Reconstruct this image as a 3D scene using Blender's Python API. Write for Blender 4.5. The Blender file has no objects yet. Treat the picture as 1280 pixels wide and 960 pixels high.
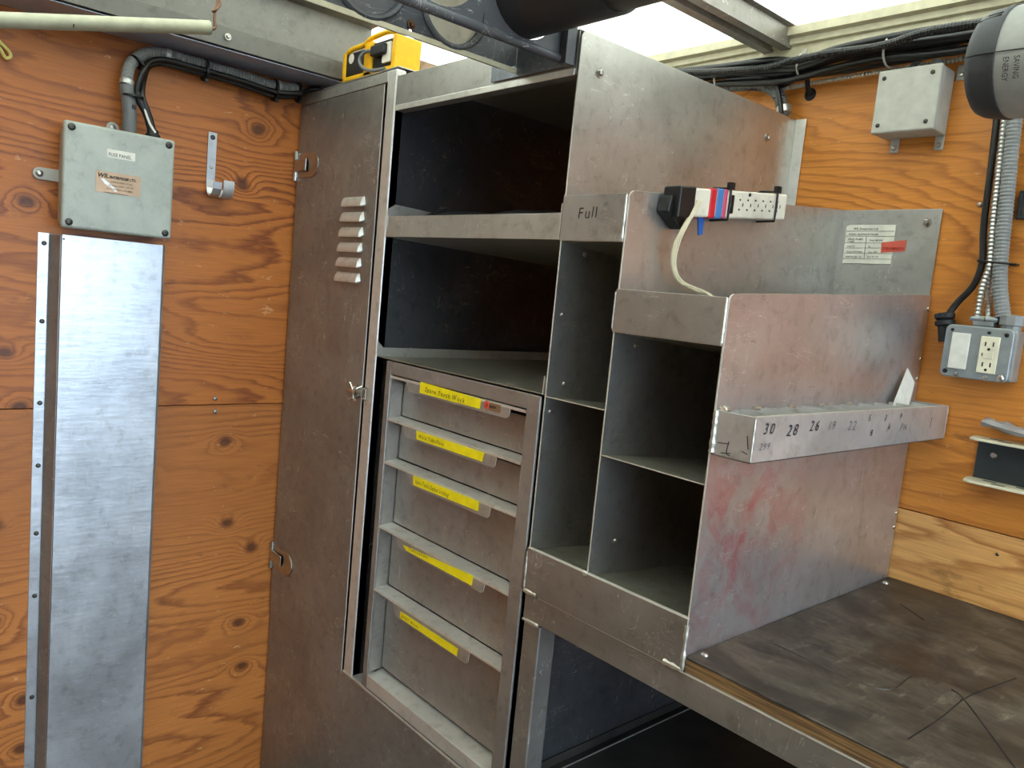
import bpy, bmesh, math, random
from mathutils import Vector, Matrix
random.seed(7)
S = bpy.context.scene
C = S.collection
V = Vector
# ------------------------------------------------------------------ camera
FPX, YAW, PITCH, ROLL = 977.43, 0.8379, -0.1139, 0.0961
CAM = V((2.0041, -1.6699, 1.45))
_cy, _sy, _cp, _sp = math.cos(YAW), math.sin(YAW), math.cos(PITCH), math.sin(PITCH)
FW = V((-_sy*_cp, _cy*_cp, _sp)); _r = V((_cy, _sy, 0)); _u = _r.cross(FW)
RT = _r*math.cos(ROLL) + _u*math.sin(ROLL)
UP = -_r*math.sin(ROLL) + _u*math.cos(ROLL)
cd = bpy.data.cameras.new('camera'); cam = bpy.data.objects.new('camera', cd); C.objects.link(cam)
cd.sensor_width = 36; cd.lens = FPX/1280*36; cd.clip_start = .02
M = Matrix((RT, UP, -FW)).transposed().to_4x4(); M.translation = CAM
cam.matrix_world = M
S.camera = cam
# ------------------------------------------------------------------ light
W = bpy.data.worlds.new('overcast_sky'); S.world = W; W.use_nodes = True
bg = W.node_tree.nodes['Background']; bg.inputs[0].default_value = (.64, .81, 1.0, 1); bg.inputs[1].default_value = 3.7
S.view_settings.view_transform = 'Standard'; S.view_settings.look = 'None'
S.view_settings.gamma = 1; S.view_settings.use_curve_mapping = False
S.view_settings.exposure = 0.85

def bp(px, py, ax, v):
    """point seen at a pixel of the photograph, on the plane axis = v"""
    D = FW + RT*((px-640)/FPX) - UP*((py-480)/FPX)
    i = 'xyz'.index(ax)
    return CAM + D*((v-CAM[i])/D[i])

# ------------------------------------------------------------------ materials
def lin(c):
    if isinstance(c, str):
        c = [int(c[i:i+2], 16)/255 for i in (0, 2, 4)]
        c = [x/12.92 if x <= .04045 else ((x+.055)/1.055)**2.4 for x in c]
    return (*c, 1)
MATS = {}
class NT:
    def __init__(s, name):
        m = bpy.data.materials.new(name); m.use_nodes = True; s.m = m; s.t = m.node_tree
        s.b = s.t.nodes['Principled BSDF']; s.out = s.t.nodes['Material Output']; MATS[name] = m
    def n(s, typ, **kw):
        nd = s.t.nodes.new(typ)
        for k, v in kw.items():
            if k.startswith('i_'):
                nd.inputs[k[2:].replace('_', ' ')].default_value = v
            else: setattr(nd, k, v)
        return nd
    def l(s, a, b): s.t.links.new(a, b)
    def coords(s, scale=(1, 1, 1), rot=(0, 0, 0)):
        g = s.n('ShaderNodeNewGeometry'); mp = s.n('ShaderNodeMapping')
        mp.inputs['Scale'].default_value = scale; mp.inputs['Rotation'].default_value = rot
        s.l(g.outputs['Position'], mp.inputs['Vector']); return mp.outputs[0]
    def noise(s, vec, scale, detail=4, rough=.55, dist=0):
        n = s.n('ShaderNodeTexNoise'); n.inputs['Scale'].default_value = scale; n.inputs['Detail'].default_value = detail
        n.inputs['Roughness'].default_value = rough; n.inputs['Distortion'].default_value = dist
        s.l(vec, n.inputs['Vector']); return n.outputs['Fac']
    def ramp(s, fac, stops):
        r = s.n('ShaderNodeValToRGB'); e = r.color_ramp.elements
        while len(e) < len(stops): e.new(.5)
        for k, (p, c) in enumerate(stops):
            e[k].position = p; e[k].color = c if len(c) == 4 else (*c, 1)
        s.l(fac, r.inputs[0]); return r.outputs[0]
    def math(s, op, a, b=None, c=None):
        n = s.n('ShaderNodeMath', operation=op)
        for i, v in enumerate((a, b, c)):
            if v is None: continue
            if isinstance(v, (int, float)): n.inputs[i].default_value = v
            else: s.l(v, n.inputs[i])
        return n.outputs[0]
    def mix(s, fac, a, b, typ='MIX'):
        n = s.n('ShaderNodeMix', data_type='RGBA', blend_type=typ)
        for sock, v in ((n.inputs[0], fac), (n.inputs[6], a), (n.inputs[7], b)):
            if isinstance(v, (int, float)): sock.default_value = v
            elif isinstance(v, tuple): sock.default_value = v
            else: s.l(v, sock)
        return n.outputs[2]
    def bump(s, h, strength=.2, dist=.002):
        n = s.n('ShaderNodeBump'); n.inputs['Strength'].default_value = strength; n.inputs['Distance'].default_value = dist
        s.l(h, n.inputs['Height']); s.l(n.outputs[0], s.b.inputs['Normal'])

def plain(name, col, rough=.5, metal=0, spec=.5):
    t = NT(name); t.b.inputs['Base Color'].default_value = lin(col); t.b.inputs['Roughness'].default_value = rough
    t.b.inputs['Metallic'].default_value = metal; t.b.inputs['Specular IOR Level'].default_value = spec
    v = t.coords(); f = t.noise(v, 40, 3)
    c = t.mix(1.0, lin(col), t.ramp(f, [(.3, (.86, .86, .86)), (.7, (1.06, 1.06, 1.06))]), 'MULTIPLY')
    t.l(c, t.b.inputs['Base Color']); return t.m

def alu(name, col=(.50, .49, .46), rough=.36, dirt=.35, scratch=.5, brush=None, metal=.68, red=None, seed=0.0, dent=.10):
    """scuffed bare sheet aluminium: blotchy oxide, fine rolling grain, random scratches"""
    t = NT(name); v = t.coords()
    off = t.n('ShaderNodeVectorMath', operation='ADD'); off.inputs[1].default_value = (seed, seed*1.7, seed*.6); t.l(v, off.inputs[0]); v = off.outputs[0]
    big = t.noise(v, 5.5, 6, .62, .6)
    sm = t.noise(v, 38, 5, .65, .3)
    base = t.mix(1.0, (*col, 1), t.ramp(big, [(.25, (1-dirt*.6,)*3), (.62, (1.05, 1.05, 1.05))]), 'MULTIPLY')
    base = t.mix(1.0, base, t.ramp(sm, [(.28, (.78, .77, .75)), (.46, (1, 1, 1)), (.80, (1.08, 1.08, 1.08))]), 'MULTIPLY')
    # scratches: thin level sets of a stretched noise, two directions
    scr = None
    for k, (sc, rot) in enumerate((((6, 6, 26), (.7, .5, .3)), ((26, 22, 5), (.3, -.8, .5)))):
        vv = t.n('ShaderNodeMapping'); vv.inputs['Scale'].default_value = sc; vv.inputs['Rotation'].default_value = rot; t.l(v, vv.inputs[0])
        nz = t.noise(vv.outputs[0], 1.9, 3, .5, .8)
        d = t.math('ABSOLUTE', t.math('SUBTRACT', nz, .5))
        line = t.math('LESS_THAN', d, .0036)
        msk = t.math('GREATER_THAN', t.noise(v, 9+4*k, 3, .6), .56)
        a = t.math('MULTIPLY', line, msk)
        scr = a if scr is None else t.math('MAXIMUM', scr, a)
    base = t.mix(t.math('MULTIPLY', scr, scratch), base, (.82, .81, .78, 1))
    # dark rub marks
    vv = t.n('ShaderNodeMapping'); vv.inputs['Scale'].default_value = (3, 3, 11); vv.inputs['Rotation'].default_value = (.5, .35, 0); t.l(v, vv.inputs[0])
    rub = t.ramp(t.noise(vv.outputs[0], 4.2, 5, .7), [(.67, (0, 0, 0)), (.76, (1, 1, 1))])
    base = t.mix(t.math('MULTIPLY', rub, dirt*.9), base, (.10, .095, .085, 1))
    if red:
        g = t.n('ShaderNodeNewGeometry'); dv = t.n('ShaderNodeVectorMath', operation='DISTANCE'); dv.inputs[1].default_value = red
        t.l(g.outputs['Position'], dv.inputs[0])
        near = t.ramp(dv.outputs['Value'], [(.03, (1, 1, 1)), (.26, (0, 0, 0))])
        sp = t.math('MULTIPLY', near, t.ramp(t.noise(v, 16, 5, .65, 1.0), [(.42, (0, 0, 0)), (.66, (1, 1, 1))]))
        base = t.mix(t.math('MULTIPLY', sp, .75), base, (.62, .13, .17, 1))
    t.l(base, t.b.inputs['Base Color']); t.b.inputs['Metallic'].default_value = metal
    rr = t.math('ADD', t.math('MULTIPLY', big, .22), rough-.11)
    rr = t.math('ADD', rr, t.math('MULTIPLY', scr, .15)); t.l(rr, t.b.inputs['Roughness'])
    gr = t.n('ShaderNodeMapping'); gr.inputs['Scale'].default_value = brush or (1, 1, 1); t.l(v, gr.inputs[0])
    h = t.math('ADD', t.noise(gr.outputs[0], 30, 3, .6), t.math('MULTIPLY', t.noise(v, 7, 3), 1.6))
    t.bump(h, dent, .0018)
    return t.m

def ply(name, along, light, dark, off=0.0, knots=.7, gloss=.42, freq=4.2, amt=.9):
    """varnished fir plywood: cathedral grain that wraps round knots; along = grain axis"""
    t = NT(name)
    st = 5.5
    sc = {'x': (1/st, 1, 1), 'y': (1, 1/st, 1)}[along]
    v = t.coords(sc)
    o = t.n('ShaderNodeVectorMath', operation='ADD'); o.inputs[1].default_value = (off, off*.7, off*1.3); t.l(v, o.inputs[0]); v = o.outputs[0]
    sx = t.n('ShaderNodeSeparateXYZ'); t.l(v, sx.inputs[0]); cx = t.n('ShaderNodeCombineXYZ'); t.l(t.math('MULTIPLY', sx.outputs['XY'.index(along.upper())], st/1.35), cx.inputs[0]); t.l(sx.outputs[2], cx.inputs[1])
    wob = t.n('ShaderNodeVectorMath', operation='MULTIPLY_ADD'); nzc = t.n('ShaderNodeTexNoise'); nzc.inputs['Scale'].default_value = 9; t.l(v, nzc.inputs['Vector'])
    t.l(nzc.outputs['Color'], wob.inputs[0]); wob.inputs[1].default_value = (.03, .03, 0); t.l(cx.outputs[0], wob.inputs[2])
    vo = t.n('ShaderNodeTexVoronoi', feature='F1', voronoi_dimensions='2D'); vo.inputs['Scale'].default_value = 5.2; vo.inputs['Randomness'].default_value = 1; t.l(wob.outputs[0], vo.inputs['Vector'])
    kd = vo.outputs['Distance']
    sep = t.n('ShaderNodeSeparateColor'); t.l(vo.outputs['Color'], sep.inputs[0])
    keep = t.math('GREATER_THAN', sep.outputs[0], 1-knots)
    kb = t.math('MULTIPLY', keep, t.math('POWER', 2.718, t.math('MULTIPLY', t.math('MULTIPLY', kd, kd), -55)))
    h = t.math('ADD', t.math('MULTIPLY', t.noise(v, 2.6, 2, .45, .2), 7.0), t.math('ADD', t.math('MULTIPLY', kb, .55), t.math('MULTIPLY', sx.outputs[2], 2.2)))
    h = t.math('ADD', h, t.math('MULTIPLY', t.noise(v, 14, 4, .6), .55))
    fr = t.math('FRACT', t.math('MULTIPLY', h, freq))
    band = t.ramp(fr, [(.0, (0, 0, 0)), (.50, (.12, .12, .12)), (.84, (1, 1, 1)), (1.0, (.10, .10, .10))])
    fine = t.coords({'x': (3, 90, 90), 'y': (90, 3, 90)}[along])
    fb = t.noise(fine, 3.0, 4, .6)
    msk = t.ramp(t.noise(v, 3.2, 3), [(.35, (.25, .25, .25)), (.65, (1, 1, 1))])
    col = t.mix(t.math('MULTIPLY', band, t.math('MULTIPLY', msk, amt)), lin(light), lin(dark))
    col = t.mix(1.0, col, t.ramp(fb, [(.3, (.80, .78, .76)), (.7, (1.10, 1.10, 1.10))]), 'MULTIPLY')
    tone = t.noise(v, 1.6, 3, .6)
    col = t.mix(1.0, col, t.ramp(tone, [(.3, (.78, .72, .66)), (.7, (1.12, 1.12, 1.12))]), 'MULTIPLY')
    core = t.math('MULTIPLY', keep, t.ramp(kd, [(.035, (1, 1, 1)), (.10, (0, 0, 0))]))
    col = t.mix(t.math('MULTIPLY', core, .85), col, lin('4a2410'))
    # pale scrapes and dark stains
    scv = t.coords((9, 9, 22), (.4, .2, .5))
    sc1 = t.ramp(t.noise(scv, 2.2, 5, .75), [(.645, (0, 0, 0)), (.69, (1, 1, 1))])
    col = t.mix(t.math('MULTIPLY', sc1, .55), col, lin('e0b27c'))
    stn = t.ramp(t.noise(t.coords((4, 4, 9)), 1.4, 5, .75), [(.60, (0, 0, 0)), (.76, (1, 1, 1))])
    col = t.mix(t.math('MULTIPLY', stn, .7), col, lin('3a2a1e'))
    t.l(col, t.b.inputs['Base Color'])
    t.l(t.math('ADD', t.math('MULTIPLY', fb, .25), gloss-.1), t.b.inputs['Roughness'])
    t.b.inputs['Specular IOR Level'].default_value = .45
    t.bump(t.math('ADD', fb, band), .12, .001)
    return t.m

ply('ply_a', 'y', 'c07432', '6a2e10', 0.0, .45, .42, 5.5, .85)
ply('ply_a2', 'y', 'c47c3c', '74381a', 3.7, .4, .42, 5.2, .85)
ply('ply_b', 'x', 'd88c38', '9c561c', 8.2, .06, .42, 6.0, .7)
ply('ply_b2', 'x', 'dca562', '985620', 5.1, .05, .42, 5.0, .85)
ply('ply_dull', 'x', 'a08468', '7a6048', 12.4, .4, .5)
alu('alu', (.46, .455, .42), seed=1)
alu('alu_door', (.33, .31, .285), .40, .5, .6, (1, 1, 9), seed=5)
alu('alu_shaded', (.22, .235, .26), .34, .45, .6, seed=3, metal=.9)  # inner faces: shade and sky tint put into a darker, bluish base
alu('alu_panel', (.56, .55, .52), .36, .30, .7, seed=8, metal=.9)
alu('alu_red', (.54, .53, .54), .34, .40, .8, seed=2, metal=.82, red=(1.3755, -.60, 1.11))
alu('alu_chute', (.62, .64, .67), .36, .5, .6, (.4, .4, 2.2), seed=6, dent=.30, metal=.85)
alu('alu_drawer', (.37, .355, .33), .40, .35, .4, seed=9)
alu('alu_bright', (.72, .71, .66), .40, .18, .2, seed=4)
alu('alu_tray', (.60, .60, .60), .40, .40, .3, seed=7)
alu('galv', (.62, .63, .60), .45, .25, .2, seed=11)
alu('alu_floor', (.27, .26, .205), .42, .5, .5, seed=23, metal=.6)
alu('alu_header', (.22, .215, .195), .45, .25, .12, seed=21, metal=.6)
alu('rack_paint', (.10, .105, .115), .45, .3, .6, metal=.25, seed=13)
plain('cut_edge', 'cfcabb', .45, .35)
plain('weld', 'c9c6ba', .35, .8)
plain('steel', 'b9b7b0', .28, 1)
plain('steel_dark', '55534e', .4, .9)
plain('chrome', 'd8d8d4', .15, 1)
alu('box_grey', (.42, .45, .40), .40, .45, .0, metal=0, seed=31)
alu('strip_white', (.74, .70, .57), .5, .5, 0, metal=0, seed=33)
plain('box_grey_light', 'b4b3a9', .5)
plain('box_side', 'a39f90', .5)
plain('flex_grey', '6a6c6c', .5)
plain('flex_light', '8b8e8c', .5)
plain('armour', 'c9c8c2', .3, .8)
plain('cable_black', '141414', .38)
plain('rubber', '1b1b1c', .6)
plain('tie_black', '0c0c0d', .45)
plain('tie_clear', 'b9b6aa', .4)
plain('yellow_tape', 'fbe708', .5)
plain('yellow', 'f0b90e', .42)
plain('black_plastic', '0a0a0b', .42)
plain('white_plastic', 'e4e2d6', .45)
plain('ivory', 'e6e0c4', .45)
plain('paper', 'e2e0cf', .7)
plain('ink', '2a2622', .7)
plain('ink_brown', '5a4a20', .7)
plain('red_ink', 'b0342a', .6)
plain('red_tape', 'c8202c', .45)
plain('blue_tape', '3f78b4', .45)
plain('blue', '1d57a3', .5)
plain('red_label', 'd8604c', .6)
plain('pink_tape', 'c04a68', .5)
plain('gold_foil', 'a4876a', .3, .55)
plain('marker', '20202a', .6)
plain('marker_faint', '6b6b70', .6)
plain('cream_rail', 'd9d2b4', .5)
plain('rail_sheen', 'b4bfd6', .4, .5)
plain('zinc', '9aa2a3', .38, .45)
plain('tool_dark', '3b3d40', .55)
plain('tool_light', 'a6a8a2', .5)
plain('old_galv', 'b4b49c', .55, .25)
plain('pvc_black', '2a2a2c', .38)
plain('pvc_brown', '3d3833', .42)
plain('copper', '7a5c4a', .4, .7)
plain('wire_cream', 'd9cfae', .5)
plain('yellow_cord', 'e3d27a', .5)
plain('channel_black', '2d3436', .5, .2)
alu('cap_grey', (.13, .13, .135), .4, .4, .4, metal=.4, seed=41)
alu('cap_lit', (.62, .57, .46), .5, .5, .3, metal=.2, seed=15)
plain('plastic_film', '8d8a88', .2)
plain('asphalt', '6c6b68', .9)

def mk_special():
    t = NT('roof_skin')   # translucent fibreglass roof: daylight comes through it
    tr = t.n('ShaderNodeBsdfTranslucent'); df = t.n('ShaderNodeBsdfDiffuse'); mx = t.n('ShaderNodeMixShader')
    v = t.coords(); c = t.ramp(t.noise(v, 6, 4), [(.3, (.95, .88, .74)), (.7, (1, .94, .82))])
    t.l(c, tr.inputs[0]); df.inputs[0].default_value = (.8, .79, .74, 1); mx.inputs[0].default_value = .22
    t.l(tr.outputs[0], mx.inputs[1]); t.l(df.outputs[0], mx.inputs[2]); t.l(mx.outputs[0], t.out.inputs[0])
    t = NT('bench_black')  # worn black coated plywood top
    v = t.coords(); vv = t.coords((5, 16, 5), (0, 0, .55)); v2 = t.coords((14, 4, 5), (0, 0, -.4))
    c = t.ramp(t.noise(v, 4.5, 5, .65, 1.2), [(.34, lin('151413')), (.50, lin('39352f')), (.70, lin('665e52'))])
    c = t.mix(.45, c, t.ramp(t.noise(vv, 2.4, 6, .7, 2.5), [(.34, lin('242220')), (.64, lin('6a6257'))]))
    l1 = t.ramp(t.noise(v2, 3.0, 4, .75), [(.58, (0, 0, 0)), (.72, (1, 1, 1))])
    c = t.mix(t.math('MULTIPLY', l1, .55), c, lin('8d8578'))
    sm = t.ramp(t.noise(t.coords((3, 5, 3), (0, 0, .9)), 1.7, 5, .6, 1.8), [(.40, (1, 1, 1)), (.56, (0, 0, 0))]); c = t.mix(t.math('MULTIPLY', sm, .65), c, lin('1b1917'))
    b = t.ramp(t.noise(v, 3.2, 3, .5, .8), [(.55, (0, 0, 0)), (.7, (1, 1, 1))]); c = t.mix(t.math('MULTIPLY', b, .5), c, lin('3a281d'))
    t.l(c, t.b.inputs['Base Color']); t.l(t.math('ADD', t.math('MULTIPLY', t.noise(v, 9, 4), .35), .25), t.b.inputs['Roughness'])
    t.bump(t.noise(vv, 8, 4), .15, .001)
    t = NT('floor_deck'); v = t.coords((1, 6, 1))
    t.l(t.ramp(t.noise(v, 5, 5), [(.3, lin('4a443c')), (.7, lin('7a7062'))]), t.b.inputs['Base Color']); t.b.inputs['Roughness'].default_value = .7
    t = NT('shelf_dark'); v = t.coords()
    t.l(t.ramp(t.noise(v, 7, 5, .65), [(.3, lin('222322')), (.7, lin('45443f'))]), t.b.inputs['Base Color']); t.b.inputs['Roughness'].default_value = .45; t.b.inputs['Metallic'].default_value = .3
    t = NT('wood_edge'); v = t.coords((4, 30, 120))
    t.l(t.ramp(t.noise(v, 3, 4), [(.3, lin('4a3520')), (.7, lin('947246'))]), t.b.inputs['Base Color']); t.b.inputs['Roughness'].default_value = .7
mk_special()

# ------------------------------------------------------------------ mesh builders
ORG = {}
class B:
    def __init__(s): s.bm = bmesh.new()
    def box(s, x0, x1, y0, y1, z0, z1):
        if x0 > x1: x0, x1 = x1, x0
        if y0 > y1: y0, y1 = y1, y0
        if z0 > z1: z0, z1 = z1, z0
        p = [(x, y, z) for x in (x0, x1) for y in (y0, y1) for z in (z0, z1)]
        v = [s.bm.verts.new(q) for q in p]
        for f in ((0, 1, 3, 2), (4, 6, 7, 5), (0, 4, 5, 1), (2, 3, 7, 6), (0, 2, 6, 4), (1, 5, 7, 3)):
            s.bm.faces.new([v[i] for i in f])
        return s
    def prism(s, pts, ext):
        """polygon pts (3D) extruded by the vector ext"""
        ext = V(ext); a = [s.bm.verts.new(V(p)) for p in pts]; b = [s.bm.verts.new(V(p)+ext) for p in pts]
        n = len(a); s.bm.faces.new(a[::-1]); s.bm.faces.new(b)
        for i in range(n): s.bm.faces.new((a[i], a[(i+1) % n], b[(i+1) % n], b[i]))
        return s
    def sheet(s, prof, ext, th):
        """open polyline profile (3D points in one plane) thickened by th and extruded by ext (bent sheet metal)"""
        prof = [V(p) for p in prof]; e = V(ext).normalized(); n = len(prof); offs = []
        for i in range(n):
            d0 = (prof[i]-prof[i-1]).normalized() if i else None
            d1 = (prof[i+1]-prof[i]).normalized() if i < n-1 else None
            if d0 is None: nn = e.cross(d1); k = 1
            elif d1 is None: nn = e.cross(d0); k = 1
            else:
                nn = (e.cross(d0)+e.cross(d1)).normalized(); k = 1/max(.35, nn.dot(e.cross(d0)))
            offs.append(prof[i]+nn*th*k)
        for i in range(n-1):
            pass
        return s.prism(prof+offs[::-1], ext)
    def cyl(s, p0, p1, r, n=16, r1=None, cap=True):
        p0, p1 = V(p0), V(p1); d = (p1-p0).normalized(); a = d.orthogonal().normalized(); b = d.cross(a); r1 = r if r1 is None else r1
        A = []; Bv = []
        for i in range(n):
            t = 2*math.pi*i/n; o = a*math.cos(t)+b*math.sin(t)
            A.append(s.bm.verts.new(p0+o*r)); Bv.append(s.bm.verts.new(p1+o*r1))
        for i in range(n): s.bm.faces.new((A[i], A[(i+1) % n], Bv[(i+1) % n], Bv[i]))
        if cap: s.bm.faces.new(A[::-1]); s.bm.faces.new(Bv)
        return s
    def lathe(s, p0, axis, prof, n=28, cap=True):
        """prof = [(distance along axis, radius)]"""
        p0 = V(p0); d = V(axis).normalized(); a = d.orthogonal().normalized(); b = d.cross(a); R = []
        for h, r in prof:
            R.append([s.bm.verts.new(p0+d*h+(a*math.cos(2*math.pi*i/n)+b*math.sin(2*math.pi*i/n))*r) for i in range(n)])
        for j in range(len(R)-1):
            for i in range(n): s.bm.faces.new((R[j][i], R[j][(i+1) % n], R[j+1][(i+1) % n], R[j+1][i]))
        if cap: s.bm.faces.new(R[0][::-1]); s.bm.faces.new(R[-1])
        return s
    def tube(s, pts, r, n=10, rib=0, pitch=.006, jit=0, smooth=True):
        path = catmull(pts) if smooth and len(pts) > 2 else [V(p) for p in pts]
        if rib or jit:
            path = resample(path, pitch/4 if rib else pitch)
        R = []; a = None
        for i, p in enumerate(path):
            d = (path[min(i+1, len(path)-1)]-path[max(i-1, 0)]).normalized()
            a = d.orthogonal().normalized() if a is None else (a-d*a.dot(d)).normalized()
            b = d.cross(a); rr = r
            if rib: rr = r*(1-rib*(0, .5, 1, .5)[i % 4])
            if jit: rr = r*(1+random.uniform(-jit, jit))
            R.append([s.bm.verts.new(p+(a*math.cos(2*math.pi*k/n)+b*math.sin(2*math.pi*k/n))*rr) for k in range(n)])
        for j in range(len(R)-1):
            for i in range(n): s.bm.faces.new((R[j][i], R[j][(i+1) % n], R[j+1][(i+1) % n], R[j+1][i]))
        s.bm.faces.new(R[0][::-1]); s.bm.faces.new(R[-1]); return s
    def holed(s, rect, x0, x1, holes, n=32):
        """plate in the y-z plane, x0..x1, rect (y0,y1,z0,z1), round holes [(y,z,r)] side by side in y, each in its own cell"""
        y0, y1, z0, z1 = rect; hs = sorted(holes); cuts = [y0]+[(hs[i][0]+hs[i+1][0])/2 for i in range(len(hs)-1)]+[y1]
        for k, (cy, cz, r) in enumerate(hs):
            a, b = cuts[k], cuts[k+1]; ring = []; outer = []
            for i in range(n):
                t = 2*math.pi*i/n; c, q = math.cos(t), math.sin(t)
                ring.append((cy+r*c, cz+r*q))
                m = min([((b-cy)/c if c > 1e-9 else (a-cy)/c if c < -1e-9 else 1e9), ((z1-cz)/q if q > 1e-9 else (z0-cz)/q if q < -1e-9 else 1e9)])
                outer.append((cy+m*c, cz+m*q))
            for x, fl in ((x0, 1), (x1, 0)):
                rv = [s.bm.verts.new((x, *p)) for p in ring]; ov = [s.bm.verts.new((x, *p)) for p in outer]
                for i in range(n):
                    f = (rv[i], rv[(i+1) % n], ov[(i+1) % n], ov[i]); s.bm.faces.new(f if fl else f[::-1])
                if fl: r0, o0 = rv, ov
                else:
                    for i in range(n):
                        s.bm.faces.new((r0[i], rv[i], rv[(i+1) % n], r0[(i+1) % n])); s.bm.faces.new((o0[i], o0[(i+1) % n], ov[(i+1) % n], ov[i]))
        return s

def catmull(pts, k=10):
    P = [V(p) for p in pts]; P = [P[0]*2-P[1]]+P+[P[-1]*2-P[-2]]; out = []
    for i in range(1, len(P)-2):
        for j in range(k):
            t = j/k; a, b, c, d = P[i-1:i+3]
            out.append(.5*((2*b)+(c-a)*t+(2*a-5*b+4*c-d)*t*t+(3*b-a-3*c+d)*t**3))
    out.append(P[-2]); return out
def resample(path, step):
    out = [path[0]]; acc = 0
    for a, b in zip(path, path[1:]):
        L = (b-a).length; 
        if L < 1e-9: continue
        t = step-acc
        while t <= L: out.append(a+(b-a)*(t/L)); t += step
        acc = (acc+L) % step
    return out

def obj(name, b, mat, parent=None, bevel=0, smooth=False, label=None, seg=2, kind=None, cut=None):
    me = bpy.data.meshes.new(name)
    org = ORG.get(parent.name, V((0, 0, 0))) if parent else V((0, 0, 0))
    if isinstance(b, B):
        bmesh.ops.recalc_face_normals(b.bm, faces=b.bm.faces)
        if org.length: bmesh.ops.translate(b.bm, verts=b.bm.verts, vec=-org)
        b.bm.to_mesh(me); b.bm.free()
    else: me = b
    me.materials.append(MATS[mat] if isinstance(mat, str) else mat)
    if cut:      # bare sheared edges of a sheet: faces that look away from the sheet's own normal axis
        me.materials.append(MATS['cut_edge']); ax_ = 'xyz'.index(cut)
        for p in me.polygons:
            if abs(p.normal[ax_]) < .5: p.material_index = 1
    o = bpy.data.objects.new(name, me); C.objects.link(o); o.parent = parent; ORG[o.name] = org
    if smooth:
        for p in me.polygons: p.use_smooth = True
        md = o.modifiers.new('es', 'EDGE_SPLIT'); md.split_angle = math.radians(40)
    if bevel:
        md = o.modifiers.new('bevel', 'BEVEL'); md.width = bevel; md.segments = seg; md.limit_method = 'ANGLE'; md.angle_limit = math.radians(40)
    if label: o['label'] = label
    if kind: o['kind'] = kind
    return o
def thing(name, label, cat, loc, group=None):
    o = bpy.data.objects.new(name, None); C.objects.link(o); o.location = loc; o.empty_display_size = .05
    ORG[o.name] = V(loc); o['label'] = label; o['category'] = cat
    if group: o['group'] = group
    return o
def tag(o, label, cat, group=None):
    o['label'] = label; o['category'] = cat
    if group: o['group'] = group
    return o
def struct(name, b, mat, **k):
    o = obj(name, b, mat, **k); o['kind'] = 'structure'; return o
def text(s, size, org, right, up, mat, parent, name='lettering', shear=0, jit=0, squeeze=1, lift=.0004, bold=0):
    """flat lettering whose lower left corner is at org"""
    right = V(right).normalized(); up = V(up).normalized(); nrm = right.cross(up)
    bm = bmesh.new(); x = 0
    items = [(s, 0)] if not jit else [(c, 1) for c in s]
    for ch, single in items:
        if ch == ' ': x += size*.35; continue
        cu = bpy.data.curves.new('t', 'FONT'); cu.body = ch; cu.size = size; cu.shear = shear; cu.resolution_u = 2; cu.offset = bold
        to = bpy.data.objects.new('t', cu); C.objects.link(to)
        bpy.context.view_layer.update()
        me = to.to_mesh(); a = random.uniform(-jit, jit); dy = random.uniform(-jit, jit)*size*.4
        vs = []; w = 0
        for v in me.vertices:
            px, py = v.co.x, v.co.y; w = max(w, px)
            qx, qy = px*math.cos(a)-py*math.sin(a), px*math.sin(a)+py*math.cos(a)+dy
            vs.append(bm.verts.new(V(org)+right*((x+qx)*squeeze)+up*qy+nrm*lift))
        for p in me.polygons:
            try: bm.faces.new([vs[i] for i in p.vertices])
            except ValueError: pass
        x += w+size*.10
        to.to_mesh_clear(); bpy.data.objects.remove(to); bpy.data.curves.remove(cu)
    b = B(); b.bm.free(); b.bm = bm
    return obj(name, b, mat, parent)
def screw(p, nrm, parent, r=.006, mat='steel', name='screw'):
    nrm = V(nrm); b = B().lathe(V(p)-nrm*.001, nrm, [(0, r), (.002, r), (.0042, r*.72), (.0046, r*.3), (.0034, r*.28)], 12)
    return obj(name, b, mat, parent, smooth=True)
def hexbolt(p, nrm, parent, r=.008, mat='steel'):
    nrm = V(nrm); b = B().lathe(p, nrm, [(-.0005, r*1.25), (.0015, r*1.25)], 16).lathe(V(p), nrm, [(.0014, r*.8), (.006, r*.8), (.0068, r*.6)], 6)
    return obj('bolt', b, mat, parent)
def weld(a, b, parent, r=.0035):
    return obj('weld_bead', B().tube([a, b], r, 7, jit=.28, pitch=.004, smooth=False), 'weld', parent, smooth=True)

FY = -.709       # front plane of the cabinets
XE, YO, ZR = 3.7, -2.2, 2.105   # open rear end, opposite wall, roof

# ------------------------------------------------------------------ the setting
struct('floor', B().box(-.02, XE, YO, .02, -.03, 0), 'floor_deck')
gr = struct('ground', B().box(-14, 20, -16, 16, -.95, -.9), 'asphalt')
ceil = struct('ceiling', B().box(-.02, XE, YO, .02, ZR, ZR+.003), 'roof_skin')
for k in range(5):
    x = .964+.6*k; p = ZR-.001
    obj('roof_rib', B().sheet([(x-.05, YO+.03, p), (x-.036, YO+.03, p-.003), (x-.034, YO+.03, p-.043), (x-.012, YO+.03, p-.043), (x-.008, YO+.03, p-.030), (x+.008, YO+.03, p-.030), (x+.012, YO+.03, p-.043), (x+.034, YO+.03, p-.043), (x+.036, YO+.03, p-.003), (x+.05, YO+.03, p)], (0, -YO-.045, 0), .0015), 'alu_door', ceil)  # darker metal puts the ribs' backlit shade into the colour
wl = struct('wall_left', B().box(-.03, -.012, YO, .02, 0, ZR), 'ply_dull')
obj('plywood_sheet', B().box(-.012, 0, YO, -.001, 1.0925, 2.02), 'ply_a', wl, bevel=.0012)
obj('plywood_sheet', B().box(-.012, 0, YO, -.001, .001, 1.0905), 'ply_a2', wl, bevel=.0012)
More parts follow.
